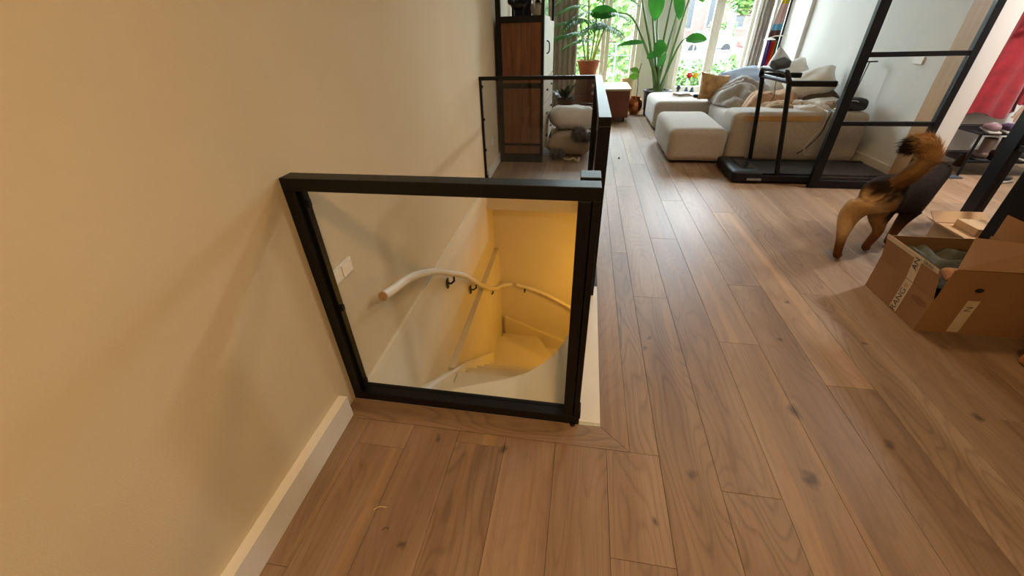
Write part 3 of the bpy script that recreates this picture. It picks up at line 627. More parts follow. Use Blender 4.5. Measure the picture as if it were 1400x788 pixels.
# pouf, floor cushion, plush toys
def pouf_fn(p, h):
    q = p.copy(); k = 1-.16*(abs(p.z)/h.z)**2; q.x *= k; q.y *= k; q.z += .02*nz(p.x*5, p.y*5, 4)+.008*nz(p.x*14, p.y*14, p.z*14); return q
obj('pouf', MB().rbox((-.15, 5.34, .395), (.54, .50, .25), .085, 18, pouf_fn, E(-5, 3, 14)), LINEN_W, label='plump pale grey pouf on top of the beige floor cushion', cat='pouf', smooth=math.radians(80))
pil('floor_cushion', 'beige floor cushion at the bottom beside the bookcase', (-.15, 5.20, .14), .56, .52, .26, E(4, 0, -6), mat('beige_linen', '#a29382', '#ae9f8d', .95, 10, bump=.15, bscale=150), 22, cat='cushion')
def fuzzy(c, r, n, m, par, name, sc=(1, 1, 1), ln=.035, seed=1):
    rnd = random.Random(seed); b = MB(); b.ball(c, r*.85, sc, 12)
    for i in range(n):
        d = Vector((rnd.gauss(0, 1), rnd.gauss(0, 1), rnd.gauss(0, 1))).normalized(); p = Vector(c)+Vector((d.x*sc[0], d.y*sc[1], d.z*sc[2]))*r*.82
        t = d.orthogonal().normalized()*.006; q = p+d*ln+Vector((rnd.uniform(-1, 1), rnd.uniform(-1, 1), rnd.uniform(-1, 1)))*ln*.5
        b.tri(p-t, p+t, q)
    return obj(name, b, m, par, normals=False)
GFUR = mat('grey_plush', '#5b5955', '#77746e', .95, 20)
t = thing('plush_toy', (.02, 4.93, .2), 'shaggy dark grey plush toy lying on the beige floor cushion', 'toy')
fuzzy((-.06, 4.92, .28), .075, 500, GFUR, t, 'head', seed=2); fuzzy((.03, 4.90, .25), .07, 500, GFUR, t, 'body', (1.5, .9, .7), seed=3)
t = thing('rope_toy', (-.27, 4.82, 0), 'grey fluffy dog toy on the floor beside the bookcase', 'toy')
fuzzy((-.29, 4.84, .065), .06, 450, GFUR, t, 'body', (1.4, 1, .9), seed=5)
obj('rope', MB().tube(smoothpts([(-.22, 4.82, .03), (-.15, 4.78, .02), (-.10, 4.82, .03), (-.05, 4.76, .015), (-.03, 4.80, .04)], 4), .012, 7), mat('rope', '#b7a98f', '#cabca2', .9, 40), t, smooth=True)

# ------------------------------------------------------------------ plants
LEAF = mat('palm_leaf', '#2f6a1e', '#4d8a2c', .45, 6)
LEAF2 = mat('banana_leaf', '#1f5a1c', '#387a26', .4, 4)
def translucent(m, amt=.35):
    nt = m.node_tree; b = nt.nodes['Principled BSDF']; o = nt.nodes['Material Output']; t = nt.nodes.new('ShaderNodeBsdfTranslucent'); mx = nt.nodes.new('ShaderNodeMixShader'); mx.inputs[0].default_value = amt
    src = b.inputs['Base Color'].links[0].from_socket; nt.links.new(src, t.inputs[0]); nt.links.new(b.outputs[0], mx.inputs[1]); nt.links.new(t.outputs[0], mx.inputs[2]); nt.links.new(mx.outputs[0], o.inputs[0])
for m_ in (LEAF, LEAF2): translucent(m_)
STEM = mat('green_stem', '#4a6b2f', '#5d7d3a', .5, 6)
SOIL = mat('soil', '#1c130c', '#2a1d13', .95, 30)
def pot(t, c, r0, r1, h, m, name='pot', rim=.02):
    obj(name, MB().lathe([(r0, 0), (r0+(r1-r0)*.5, h*.5), (r1, h-rim), (r1*1.07, h-rim), (r1*1.07, h), (r1*.93, h), (r1*.9, h-.03), (.001, h-.03)], c, 28), m, t, smooth=True)
    obj('soil', MB().lathe([(r1*.9, 0), (r1*.5, .008), (.001, .01)], (c[0], c[1], c[2]+h-.03), 20), SOIL, t, kind='stuff')
def leaf_blade(b, base, tip, w, normal, curl=.15, n=8, fold=.25):
    base, tip = Vector(base), Vector(tip); d = tip-base; L = d.length; dn = d.normalized(); s = dn.cross(Vector(normal)).normalized(); u = s.cross(dn)
    prev = None
    for i in range(n+1):
        t = i/n; c = base+d*t+u*(-curl*L*(t*t)+curl*L*.35*t)
        hw = w*math.sin(PI*min(1, t*.92+.06))**.7*(1 if t < .98 else .25)/2
        row = [b.bm.verts.new(c-s*hw+u*hw*fold), b.bm.verts.new(c), b.bm.verts.new(c+s*hw+u*hw*fold)]
        if prev:
            for k in range(2): b.bm.faces.new((prev[k], prev[k+1], row[k+1], row[k]))
        prev = row
# palm on a stand
tp = thing('potted_palm', (0, 7.4, .665), 'areca palm with yellow green canes in a terracotta pot', 'plant')
pot(tp, (0, 7.4, .685), .125, .175, .205, mat('terracotta', '#a65a34', '#b3673f', .75, 6))
rnd = random.Random(4)
canes = [(-.05, -.03, -.12, 1.55), (-.02, .04, -.02, 1.75), (.03, -.02, .05, 1.65), (.05, .03, .12, 1.85), (0, 0, -.06, 1.9), (.07, -.04, .16, 1.5)]
for dx, dy, tx, tz in canes:
    a = Vector((dx, 7.4+dy, .87)); c_ = Vector((dx*1.2+tx*.5, 7.4+dy, 1.2)); e_ = Vector((dx+tx, 7.38+dy*2, tz-.15))
    obj('cane', MB().tube(smoothpts([a, c_, e_], 5), [.012]*10+[.007], 7), mat('cane', '#a3b04c', '#bcc463', .5, 8), tp, smooth=True)
for k in range(15):
    dx, dy, tx, tz = canes[k % 6]; ang = [2.7, 3.3, .5, -.3, 1.2, 4.2, 3.6, 2.2, 5.4, 3.0, 2.5, 3.9, 0.2, 2.9, 3.5][k]; L = rnd.uniform(.48, .68)
    o_ = Vector((dx+tx, 7.38, tz-.16-(.18 if 5 < k < 10 else .34 if k > 12 else 0))); dirv = Vector((math.cos(ang), -abs(math.sin(ang))*.35, .35))
    sp_ = [o_+dirv*L*t+Vector((0, 0, -.55*L*t*t)) for t in [q/14 for q in range(15)]]
    b = MB().tube(sp_, [.006]*14+[.002], 5); side = dirv.cross(Vector((0, 0, 1))).normalized()
    for q in range(2, 15):
        for s_ in (-1, 1):
            ln = L*.42*math.sin(PI*(q/15)*.85+.3)
            leaf_blade(b, sp_[q], sp_[q]+side*s_*ln*.8+dirv*ln*.45+Vector((0, 0, -ln*.35)), .034, (0, 0, 1), .2, 3)
    obj('frond', b, LEAF, tp, normals=False)
b = MB(); leaf_blade(b, (-.02, 7.34, 1.50), (.36, 7.28, 1.52), .2, (0, -1, .5), .3, 10); obj('broad_leaf', b, LEAF2, tp, smooth=True, normals=False)
sd = thing('plant_stand', (0, 7.4, 0), 'dark red brown drum shaped stand under the terracotta pot', 'stand')
obj('body', MB().lathe([(.17, 0), (.20, .12), (.215, .34), (.20, .56), (.175, .655)], (0, 7.4, 0), 28), mat('red_brown_drum', '#4a2a1c', '#5a3524', .6, 6), sd, smooth=True)
obj('top', MB().lathe([(.18, 0), (.185, .008), (.185, .018), (.18, .026)], (0, 7.4, .657), 28), WOOD_B, sd)
dp = thing('potted_plant', (-.32, 6.75, 0), 'dark leafy plant in a tall brown pot behind the smoked glass', 'plant')
pot(dp, (-.32, 6.75, 0), .11, .14, .42, mat('brown_pot', '#3a241a', '#4a2f22', .6, 6))
b = MB(); rnd = random.Random(9)
for i in range(26):
    a = rnd.uniform(0, 2*PI); L = rnd.uniform(.12, .26); leaf_blade(b, (-.32, 6.75, .40), (-.32+L*math.cos(a), 6.75+L*math.sin(a), .42+rnd.uniform(.05, .25)), .07, (0, 0, 1), .2, 4)
obj('foliage', b, mat('dark_leaf', '#1d2f18', '#2b4222', .5, 8), dp, normals=False)
dp = thing('potted_plant', (-.02, 6.5, 0), 'low brown pot with soil in front of the wooden stool', 'plant')
pot(dp, (-.02, 6.55, 0), .13, .16, .36, mat('red_brown_pot', '#54301f', '#643a27', .6, 6))

# chest on castors
ch = thing('chest', (.47, 7.62, 0), 'low brown wooden chest on castors with a pale lid', 'chest')
obj('body', MB().box(.255, 7.15, .075, .69, 8.05, .47, .006), mat('chest_wood', '#5e2f1c', '#743d26', .5, 3, stretch=(.8, 7, 7)), ch)
obj('lid', MB().box(.24, 7.135, .471, .705, 8.06, .50, .004), WOOD_L, ch)
for x_ in (.31, .63):
    for y_ in (7.22, 7.98):
        w_ = obj('castor', MB().tube([(x_-.012, y_, .03), (x_+.012, y_, .03)], .03, 14).box(x_-.02, y_-.015, .055, x_+.02, y_+.015, .075), BLACKP, ch)

cv = thing('copper_vase', (.87, 7.95, 0), 'round copper vase on the floor beside the chest', 'vase')
obj('body', MB().lathe([(.07, 0), (.115, .06), (.13, .14), (.115, .22), (.085, .27), (.092, .285), (.08, .28), (.08, .2)], (.87, 7.95, 0), 28, cap=False), mat('copper', '#b0713f', '#c58550', .25, 5, metal=.85), cv, smooth=True)
obj('twig', MB().tube(smoothpts([(.87, 7.95, .05), (.88, 7.94, .4), (.86, 7.93, .62), (.89, 7.92, .8)], 4), .007, 6), mat('twig', '#4d3a26', None, .8), cv, smooth=True)
b = MB(); leaf_blade(b, (.86, 7.93, .66), (.72, 7.9, .72), .12, (0, -1, .6), .2, 6); leaf_blade(b, (.87, 7.93, .6), (.70, 7.92, .60), .11, (0, -1, .6), .2, 6)
obj('leaf', b, mat('bright_leaf', '#5f9a2c', '#79b03a', .4, 5), cv, smooth=True, normals=False)
obj('planter', MB().lathe([(.09, 0), (.12, .3), (.13, .54), (.118, .54), (.11, .4)], (.73, 8.32, 0), 24, cap=False), mat('cream_pot', '#b9a37c', '#c4af89', .6, 5), label='tall cream planter behind the chest and copper vase', cat='planter', smooth=True)

# bird of paradise
def Q(p): return (p[0]*1.075, p[1]+.55, (p[2]-1.32)*1.075+1.32)
bp = thing('bird_of_paradise', (1.204, 7.85, 0), 'tall strelitzia with long stems and broad leaves in a dark pot', 'plant')
pot(bp, (1.204, 7.85, 0), .18, .225, .40, mat('dark_pot', '#2c2220', '#3a2d29', .5, 6))
C0 = Vector((1.204, 7.85, .37))
stems = [((.70, 7.25, 1.66), (.62, 7.2, 2.1)), ((.86, 7.3, 1.55), (.80, 7.25, 1.9)), ((.97, 7.28, 1.30), (.93, 7.2, 1.75)), ((1.10, 7.2, 1.5), (1.12, 7.1, 1.95)),
         ((1.22, 7.3, 1.45), (1.26, 7.3, 1.9)), ((1.33, 7.3, 1.5), (1.42, 7.3, 1.95)), ((.60, 7.2, 1.42), (.36, 7.1, 1.5)), ((1.33, 7.2, 1.10), (1.40, 7.1, 1.17)), ((.95, 7.15, .85), (.92, 7.1, 1.02)), ((.88, 7.2, .98), (.78, 7.1, 1.12))]
rnd = random.Random(3)
for i, (m_, e_) in enumerate([(Q(a), Q(c)) for a, c in stems]):
    s0_ = C0+Vector((rnd.uniform(-.06, .06), rnd.uniform(-.05, .05), 0)); q_ = s0_.lerp(Vector(m_), .5)+Vector((0, 0, .06))
    obj('stem', MB().tube(smoothpts([s0_, q_, m_, e_], 5), [.028-.0014*k for k in range(16)], 7), STEM, bp, smooth=True)
leaves = [((.86, 7.25, 1.78), (.92, 7.1, 1.40), .24, (.3, -1, .2)), ((.36, 7.1, 1.50), (.10, 7.05, 1.52), .12, (0, -.8, .6)), ((.62, 7.2, 2.0), (.45, 7.0, 1.72), .2, (0, -1, .4)),
          ((1.38, 7.12, 1.14), (1.66, 7.05, 1.16), .17, (0, -.8, .7)), ((.94, 7.08, 1.02), (1.10, 6.95, 1.06), .22, (0, -1, .3)), ((.80, 7.12, 1.12), (.42, 7.05, 1.12), .09, (0, -.7, .7)),
          ((1.14, 7.15, 1.75), (1.24, 7.0, 1.40), .16, (.3, -1, .2)), ((1.42, 7.25, 1.85), (1.52, 7.1, 1.60), .2, (0, -1, .3)), ((1.22, 7.2, 1.9), (1.18, 7.05, 1.66), .2, (0, -1, .2)), ((.98, 7.1, .98), (.86, 7.0, .93), .10, (0, -1, .3)), ((1.05, 7.15, .80), (1.12, 7.05, .98), .10, (.2, -1, .2))]
for a, c_, w_, n_ in leaves:
    b = MB(); leaf_blade(b, Q(a), Q(c_), w_*1.1, n_, .18, 12); obj('leaf', b, LEAF2, bp, smooth=True, normals=False)

# window sill ornaments
def vase_flower(x, y, col, label):
    t = thing('flower_vase', (x, y, .26), label, 'vase')
    obj('vase', MB().lathe([(.035, 0), (.04, .03), (.02, .09), (.025, .11)], (x, y, .261), 14), mat('blue_glass', '#3d5470', '#4d6580', .2, 6), t, smooth=True)
    obj('stem', MB().tube([(x, y, .34), (x+.01, y, .52)], .006, 6), STEM, t)
    b = MB()
    for k in range(6): b.ball((x+.01+.03*math.cos(k*1.05), y, .56+.03*math.sin(k*1.05)), .022, (1, .5, 1), 8)
    b.ball((x+.01, y-.01, .56), .018, (1, 1, 1), 8)
    obj('blossom', b, mat('petal'+col, col, None, .5), t, smooth=True)
vase_flower(1.80, 8.46, '#c4281c', 'small vase with a red flower on the window ledge')
vase_flower(1.90, 8.45, '#e0b020', 'small vase with a yellow flower on the window ledge')
obj('ornament', MB().lathe([(.04, 0), (.045, .02), (.02, .06), (.04, .10), (.02, .15)], (1.66, 8.45, .261), 14), mat('slate', '#39434c', None, .5), label='dark stacked ornament on the window ledge', cat='ornament', smooth=True)

# curtains, flag
def curtain(x0, x1, y, z0, z1, name, label, m, folds, parent=None, amp=.035):
    b = MB(); n = folds*8; g = []
    for i in range(n+1):
        u = i/n; x = x0+(x1-x0)*u
        g.append([b.bm.verts.new((x, y+amp*math.sin(u*folds*2*PI)*(1-.25*t)+.01*nz(x*5, t*3), z1+(z0-z1)*t)) for t in [k/8 for k in range(9)]])
    for i in range(n):
        for k in range(8): b.bm.faces.new((g[i][k], g[i+1][k], g[i+1][k+1], g[i][k+1]))
    b.bm.normal_update(); bmesh.ops.solidify(b.bm, geom=b.bm.faces[:], thickness=.004)
    return obj(name, b, m, label=label, cat='curtain', smooth=True)
CURT = mat('curtain_cloth', '#8a8175', '#968d80', .95, 8)
curtain(-.78, -.22, 8.42, .02, 3.2, 'curtain', 'grey brown curtain left of the french windows', CURT, 6)
curtain(2.70, 2.87, 8.36, .3, 3.2, 'curtain', 'grey curtain gathered right of the french windows', mat('curtain_cloth_pale', '#a7a19a', '#b0aaa3', .95, 8), 3)
fg = thing('flag', (2.84, 7.75, .75), 'rainbow striped flag hanging on a dark pole by the right curtain', 'flag')
obj('pole', MB().tube([(2.88, 7.72, .72), (2.885, 7.75, 1.9)], .014, 8), BLACKP, fg)
FC = [('#c9b82a', 1.55, 2.0), ('#c8a8a0', 1.30, 1.55), ('#5f9ab8', 1.22, 1.30), ('#4a2b22', 1.14, 1.22), ('#15110f', 1.08, 1.14)]
def flag_piece(x0, x1, z0, z1, col, xb0=None, xb1=None):
    b = MB(); n = 10
    xb0 = x0 if xb0 is None else xb0; xb1 = x1 if xb1 is None else xb1
    g = [[b.bm.verts.new((x0+(x1-x0)*i/n+((xb0-x0)+((xb1-xb0)-(x1-x0))*i/n)*(1-k), 7.76+.018*math.sin(i*1.3+k*.8), z0+(z1-z0)*k)) for k in (0, .5, 1)] for i in range(n+1)]
    for i in range(n):
        for k in range(2): b.bm.faces.new((g[i][k], g[i+1][k], g[i+1][k+1], g[i][k+1]))
    b.bm.normal_update(); bmesh.ops.solidify(b.bm, geom=b.bm.faces[:], thickness=.004)
    obj('stripe', b, mat('flag'+col, col, None, .8), fg, smooth=True)
def fx(z): return 2.715+.10*max(0, (z-1.15))/.85
for col, z0, z1 in FC: flag_piece(fx(z0), 2.872, z0, z1, col) if False else flag_piece(fx(z1), 2.872, z0, z1, col, fx(z0), 2.872)
for i, (col, a, c_) in enumerate((('#4b2a72', 0, .34), ('#c52a24', .34, .62), ('#d9722a', .62, .82), ('#2f7d3e', .82, 1.0))):
    flag_piece(2.72+.15*a, 2.72+.15*c_, .74, 1.08, col)
ws = thing('wall_lamp', (2.84, 7.6, 1.1), 'small white dish lamp in front of the flag', 'lamp')
obj('shade', MB().lathe([(.02, .03), (.07, .012), (.085, 0), (.08, .0), (.06, .012), (.001, .02)], (2.68, 7.6, 1.10), 18), LINEN_W, ws, smooth=True)
obj('arm', MB().tube([(2.68, 7.6, 1.13), (2.75, 7.6, 1.15), (2.90, 7.6, 1.15)], .008, 6), PAINT_W, ws)

# ------------------------------------------------------------------ cardboard boxes and cabinet at the right
cb = thing('cardboard_box', (1.93, 2.07, 0), 'big open brown cardboard box with printed tape standing on the floor', 'box')
X0, X1, Y0, Y1, T = 1.712, 2.165, 1.855, 2.285, .005
obj('bottom_panel', MB().box(X0, Y0, .001, X1, Y1, .006), CARD, cb)
obj('front_panel', MB().box(X0+.003, Y0, .006, X1, Y0+T, .352), CARD, cb)
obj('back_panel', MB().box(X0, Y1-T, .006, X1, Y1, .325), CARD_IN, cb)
obj('right_panel', MB().box(X1-T, Y0+T, .006, X1, Y1-T, .345), CARD, cb)
obj('left_panel', MB().box(X0, Y0+T, .006, X0+T, Y1-T, .188), CARD, cb)
def slab(p, t=.004):
    p = [Vector(q) for q in p]; n_ = (p[1]-p[0]).cross(p[3]-p[0]).normalized()*t
    return MB().hexa(p+[q+n_ for q in p])
lf = obj('flap', slab([(X0-.001, Y0+.012, .189), (X0-.001, Y1-.005, .189), (X0-.018, Y1+.005, .330), (X0-.018, Y0+.045, .326)]), CARD, cb, label='raised left flap with tape along its edge')
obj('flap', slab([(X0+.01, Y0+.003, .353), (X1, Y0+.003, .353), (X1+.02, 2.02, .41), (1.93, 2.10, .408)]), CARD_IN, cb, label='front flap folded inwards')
obj('flap', slab([(X1, Y0+.02, .346), (X1, Y1-.01, .346), (X1+.016, Y1+.01, .46), (X1+.016, Y0+.03, .46)]), CARD, cb)
tape_y = 2.035
obj('tape', MB().box(X0-.0012, tape_y-.026, .008, X0-.0002, tape_y+.026, .186), TAPE, cb)
obj('tape', slab([(X0-.002, tape_y-.026, .191), (X0-.002, tape_y+.026, .191), (X0-.0194, tape_y+.026, .327), (X0-.0194, tape_y-.026, .327)], -.001), TAPE, cb)
obj('tape', slab([(X0-.0167, Y0+.042, .305), (X0-.0167, Y1+.004, .305), (X0-.0197, Y1+.005, .3295), (X0-.0197, Y0+.046, .3255)], -.001), TAPE, cb)
obj('tape', slab([(1.845, Y0-.0002, .012), (1.895, Y0-.0002, .012), (1.895, Y0-.0002, .196), (1.845, Y0-.0002, .196)], .001), TAPE, cb)
obj('lettering', text_mb('RANG', .036, (X0-.0016, tape_y, .072), (0, 0, 1), (0, 1, 0), .0006), INK, cb)
obj('lettering', text_mb('=', .036, (X0-.0016, tape_y, .160), (0, 1, 0), (0, 0, -1), .0006), INK_O, cb)
obj('lettering', text_mb('AN', .034, (X0-.0165, tape_y, .285), (-.12, 0, 1), (0, 1, 0), .0006), INK, cb)
obj('lettering', text_mb('GRAN', .018, (X0-.0205, 1.965, .3165), (0, -1, 0), (-.12, 0, 1), .0006), INK, cb)
obj('lettering', text_mb('N', .03, (1.87, Y0-.0014, .15), (0, 0, 1), (-1, 0, 0), .0004), INK, cb)
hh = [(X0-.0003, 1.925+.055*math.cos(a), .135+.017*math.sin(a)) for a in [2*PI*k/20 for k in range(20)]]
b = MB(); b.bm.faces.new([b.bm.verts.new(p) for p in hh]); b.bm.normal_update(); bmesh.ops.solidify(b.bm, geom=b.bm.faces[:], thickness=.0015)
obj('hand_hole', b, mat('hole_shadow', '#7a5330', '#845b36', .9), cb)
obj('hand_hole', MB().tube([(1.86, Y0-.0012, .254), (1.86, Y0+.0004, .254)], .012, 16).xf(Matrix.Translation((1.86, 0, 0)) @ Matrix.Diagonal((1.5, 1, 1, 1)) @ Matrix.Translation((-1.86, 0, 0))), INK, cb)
b = MB().drape(X0+.012, X1-.012, Y0+.012, Y1-.012, lambda x, y: Vector((x, y, .24+.05*nz(x*9, y*9)+.025*abs(math.sin(x*30+5*nz(x*5, y*5))))), 30, 30)
obj('clothes', b, mat('grey_green_cloth', '#3c3f38', '#55574e', .95, 9), label='grey green clothing heaped inside the open box', cat='clothes', smooth=True)
pil('cloth_bundle', 'small pinkish bundle in the front corner of the box', (1.765, 1.905, .30), .08, .07, .06, E(20, 10, 0), mat('pinkish_cloth', '#b08a66', '#b46a58', .9, 20), 31, cat='cloth')

sb = thing('cardboard_box', (2.62, 2.93, 0), 'smaller pale cardboard box behind the big open box', 'box')
obj('body', MB().box(2.47, 2.72, .001, 2.80, 3.02, .115, .002), mat('pale_card', '#b08a62', '#bb966d', .85, 4), sb)
obj('flap', slab([(2.47, 3.02, .116), (2.80, 3.02, .116), (2.80, 3.10, .17), (2.47, 3.10, .17)]), mat('pale_card_in', '#c09b72', None, .85), sb)
obj('flap', slab([(2.47, 2.72, .116), (2.47, 3.02, .116), (2.41, 3.03, .15), (2.41, 2.72, .15)]), mat('pale_card', '#b08a62', None, .85), sb)
obj('carton', MB().box(2.56, 2.80, .1165, 2.76, 2.98, .165, .002), mat('pale_card2', '#b79872', None, .85), label='flat pale carton on top of the smaller box', cat='carton')

kc = thing('cabinet', (2.53, 1.7, 0), 'black cabinet at the right edge beside the big cardboard box', 'cabinet')
DK = mat('black_laminate', '#070707', '#0b0a0a', .6, 6, spec=.3)
obj('body', MB().box(2.205, .9, .06, 2.86, 2.375, .90, .004), DK, kc)
obj('plinth', MB().box(2.22, .92, .0, 2.85, 2.36, .06), DK, kc)
obj('worktop', MB().box(2.19, .88, .901, 2.87, 2.39, .94, .004), DK, kc)
for a in (.905, 1.40, 1.895): obj('door', MB().box(2.188, a, .075, 2.204, a+.475, .885, .003), DK, kc)
pbg = obj('paper_bag', MB().rbox((2.10, 1.62, .06), (.18, .12, .12), .02, 10, soft(.02, 3)), mat('kraft_paper', '#a4713e', '#b27e49', .85, 8), label='crumpled brown paper bag at the right edge of the floor', cat='bag', smooth=True)

# ------------------------------------------------------------------ hall: coat, rack, shoes
RED = mat('red_coat', '#780e1a', '#90141f', .9, 12, bump=.2, bscale=90, sheen=.3)
def garment(name, label, cx, cy, ztop, zbot, wt, wb, d, m, seed, cat, lean=0, par=None):
    b = MB(); rows = []; n = 40
    for k in range(13):
        t = k/12; z = ztop+(zbot-ztop)*t; w = wt+(wb-wt)*t; row = []
        for i in range(n):
            a = 2*PI*i/n; f = 1+.14*math.sin(a*7+seed+t*1.2)*t+.08*nz(math.cos(a)*2+seed, math.sin(a)*2, t*3)
            row.append(b.bm.verts.new((cx+lean*t+w/2*math.cos(a)*f, cy+d/2*math.sin(a)*f, z+(.03*math.sin(a*3+seed) if k == 12 else 0))))
        rows.append(row)
    for r0, r1 in zip(rows, rows[1:]):
        for i in range(n): b.bm.faces.new((r0[i], r0[(i+1) % n], r1[(i+1) % n], r1[i]))
    b.bm.faces.new(rows[0]); b.bm.faces.new(rows[-1][::-1])
    return obj(name, b, m, par, label=label if not par else None, cat=cat if not par else None, smooth=math.radians(80))
ct = thing('coat', (3.98, 4.97, .5), 'red coat hanging on the white hall wall', 'coat')
garment('coat_body', '', 3.94, 4.97, 1.55, .50, .26, .40, .20, RED, 2, 'coat', 0, ct)
garment('sleeve', '', 4.12, 4.93, 1.45, .62, .12, .13, .11, RED, 5, 'coat', .04, ct)
garment('collar', '', 3.94, 4.97, 1.64, 1.56, .16, .24, .14, RED, 3, 'coat', 0, ct)
garment('scarf', 'beige scarf hanging beneath the red coat sleeve', 4.19, 4.84, .66, .47, .10, .20, .09, mat('beige_scarf', '#a08670', '#b39a84', .95, 14, bump=.2, bscale=90), 6, 'scarf')
b = MB().tube([(3.84+.0+.075*math.cos(a), 4.80, 1.36+.075*math.sin(a)) for a in [2*PI*k/24 for k in range(25)]], .022, 8); b.bar((3.77, 4.80, 1.36), (3.91, 4.80, 1.37), .02, .02)
obj('bag_strap_ring', b, mat('purple_web', '#3a2340', '#4a2e50', .8, 12), label='dark purple looped strap hanging beside the red coat', cat='strap', smooth=True)
rk = thing('shoe_rack', (4.0, 4.73, 0), 'black metal shoe rack under the red coat in the hall', 'rack')
rx0, rx1, ry0, ry1 = 3.67, 4.40, 4.54, 4.93
for x_ in (rx0, rx1):
    for y_ in (ry0, ry1): obj('leg', MB().tube([(x_, y_, 0), (x_, y_, .40)], .012, 8), BLACK, rk)
for z in (.385, .13):
    sh = obj('shelf', MB().box(rx0, ry0, z, rx1, ry1, z+.012, .002), BLACKP, rk)
    obj('shelf_rim', MB().tube([(rx0, ry0, z+.02), (rx1, ry0, z+.02)], .006, 6).tube([(rx0, ry1, z+.02), (rx1, ry1, z+.02)], .006, 6), BLACK, sh)
def shoe(x, y, z, a, m, label, group='shoes on the hall rack', boot=False):
    t = thing('boot' if boot else 'shoe', (x, y, z), label, 'shoe', group)
    mx = Matrix.Translation((x, y, z)) @ E(0, 0, a).to_4x4()
    obj('sole', MB().rbox((0, 0, .012), (.26, .09, .022), .01, 8).xf(mx), mat('sole', '#2a2724', '#b0aaa2', .7, 3) if not boot else FEET, t, smooth=True)
    def fn(p, h):
        u = p.x/h.x
        p.z = (p.z+h.z)*(1-.45*ease(-.1, .8, u))-h.z; p.y *= 1-.3*u*u; return p
    obj('upper', MB().rbox((0, 0, .052), (.25, .08, .06), .028, 10, fn).xf(mx), m, t, smooth=True)
    if boot: obj('shaft', MB().lathe([(.042, 0), (.045, .06), (.048, .135), (.042, .135)], (-.07, 0, .07), 14).xf(mx), m, t, smooth=True)
    else: obj('laces', MB().tube([(.03, -.02, .066), (.01, .02, .074), (-.01, -.02, .08), (-.03, .02, .085)], .004, 5).xf(mx), mat('lace', '#c9c4c0', None, .8), t)
PUR = mat('purple_shoe', '#3f2c45', '#5a4360', .7, 9); MAU = mat('mauve_shoe', '#7a5d63', '#8f7076', .7, 9); BRN = mat('brown_boot', '#4a3a30', '#5d4a3e', .7, 9); GRY = mat('grey_shoe', '#4c4a4a', '#5f5c5c', .7, 9)
shoe(3.80, 4.64, .3975, 70, MAU, 'mauve shoe at the left end of the rack top'); shoe(3.93, 4.64, .3975, 75, PUR, 'purple shoe beside the mauve one on the rack top')
shoe(4.06, 4.65, .3975, 80, PUR, 'second purple shoe further right on the rack top'); shoe(4.24, 4.66, .3975, 70, GRY, 'dark grey shoe at the right end of the rack top')
shoe(3.84, 4.68, .1425, 80, BRN, 'brown boot at the left of the lower shelf', 'shoes on the hall rack', True); shoe(3.98, 4.68, .1425, 84, BRN, 'brown boot in the middle of the lower shelf', 'shoes on the hall rack', True); shoe(4.20, 4.68, .1425, 84, GRY, 'grey shoe on the lower shelf')
shoe(3.88, 4.36, .001, 20, mat('dark_slipper', '#22211f', '#33302d', .8, 9), 'dark slipper on the hall floor in front of the rack')
um = thing('umbrella', (3.62, 5.0, 0), 'rolled grey umbrella leaning behind the shoe rack', 'umbrella')
obj('canopy', MB().tube([(3.58, 4.99, .12), (3.63, 5.0, .35), (3.70, 5.03, .62)], [.012, .035, .02], 10), mat('umbrella_grey', '#77757a', '#8a888c', .8, 6), um, smooth=True)
obj('tip', MB().tube([(3.555, 4.985, .001), (3.58, 4.99, .12)], .006, 6), BLACK, um)
obj('handle', MB().tube(smoothpts([(3.70, 5.03, .62), (3.725, 5.04, .74), (3.75, 5.045, .76), (3.765, 5.05, .72)], 4), .010, 8), WOOD_B, um, smooth=True)
obj('doormat', MB().box(3.45, 4.45, .0006, 3.66, 5.0, .012, .003), mat('slate_mat', '#30343c', '#3c4048', .95, 60), label='dark grey mat on the hall floor left of the rack', cat='mat')
h_ = thing('wall_socket', (2.949, 4.9, .93), 'small white wall plate seen through the upper screen glass', 'socket')
obj('cover_plate', MB().box(2.937, 4.60, .97, 2.949, 4.72, 1.03, .002), SWP, h_)

# ------------------------------------------------------------------ dog
def skin_obj(name, verts, edges, radii, m, parent, root=0, sub=2):
    me = bpy.data.meshes.new(name); off = WL[parent]
    me.from_pydata([tuple(Vector(v)-off) for v in verts], edges, [])
    o = bpy.data.objects.new(name, me); COL.objects.link(o); o.parent = parent; WL[o] = off.copy()
    md = o.modifiers.new('skin', 'SKIN'); md.use_smooth_shade = True; md.branch_smoothing = .6
    sv = me.skin_vertices[0].data
    for i, r in enumerate(radii): sv[i].radius = r if isinstance(r, tuple) else (r, r); sv[i].use_root = (i == root)
    o.modifiers.new('sub', 'SUBSURF').levels = sub; o.modifiers['sub'].render_levels = sub
    dg = bpy.context.evaluated_depsgraph_get(); nm = bpy.data.meshes.new_from_object(o.evaluated_get(dg)); o.modifiers.clear(); o.data = nm
    nm.materials.clear(); nm.materials.append(m); nm.polygons.foreach_set('use_smooth', [True]*len(nm.polygons))
    return o
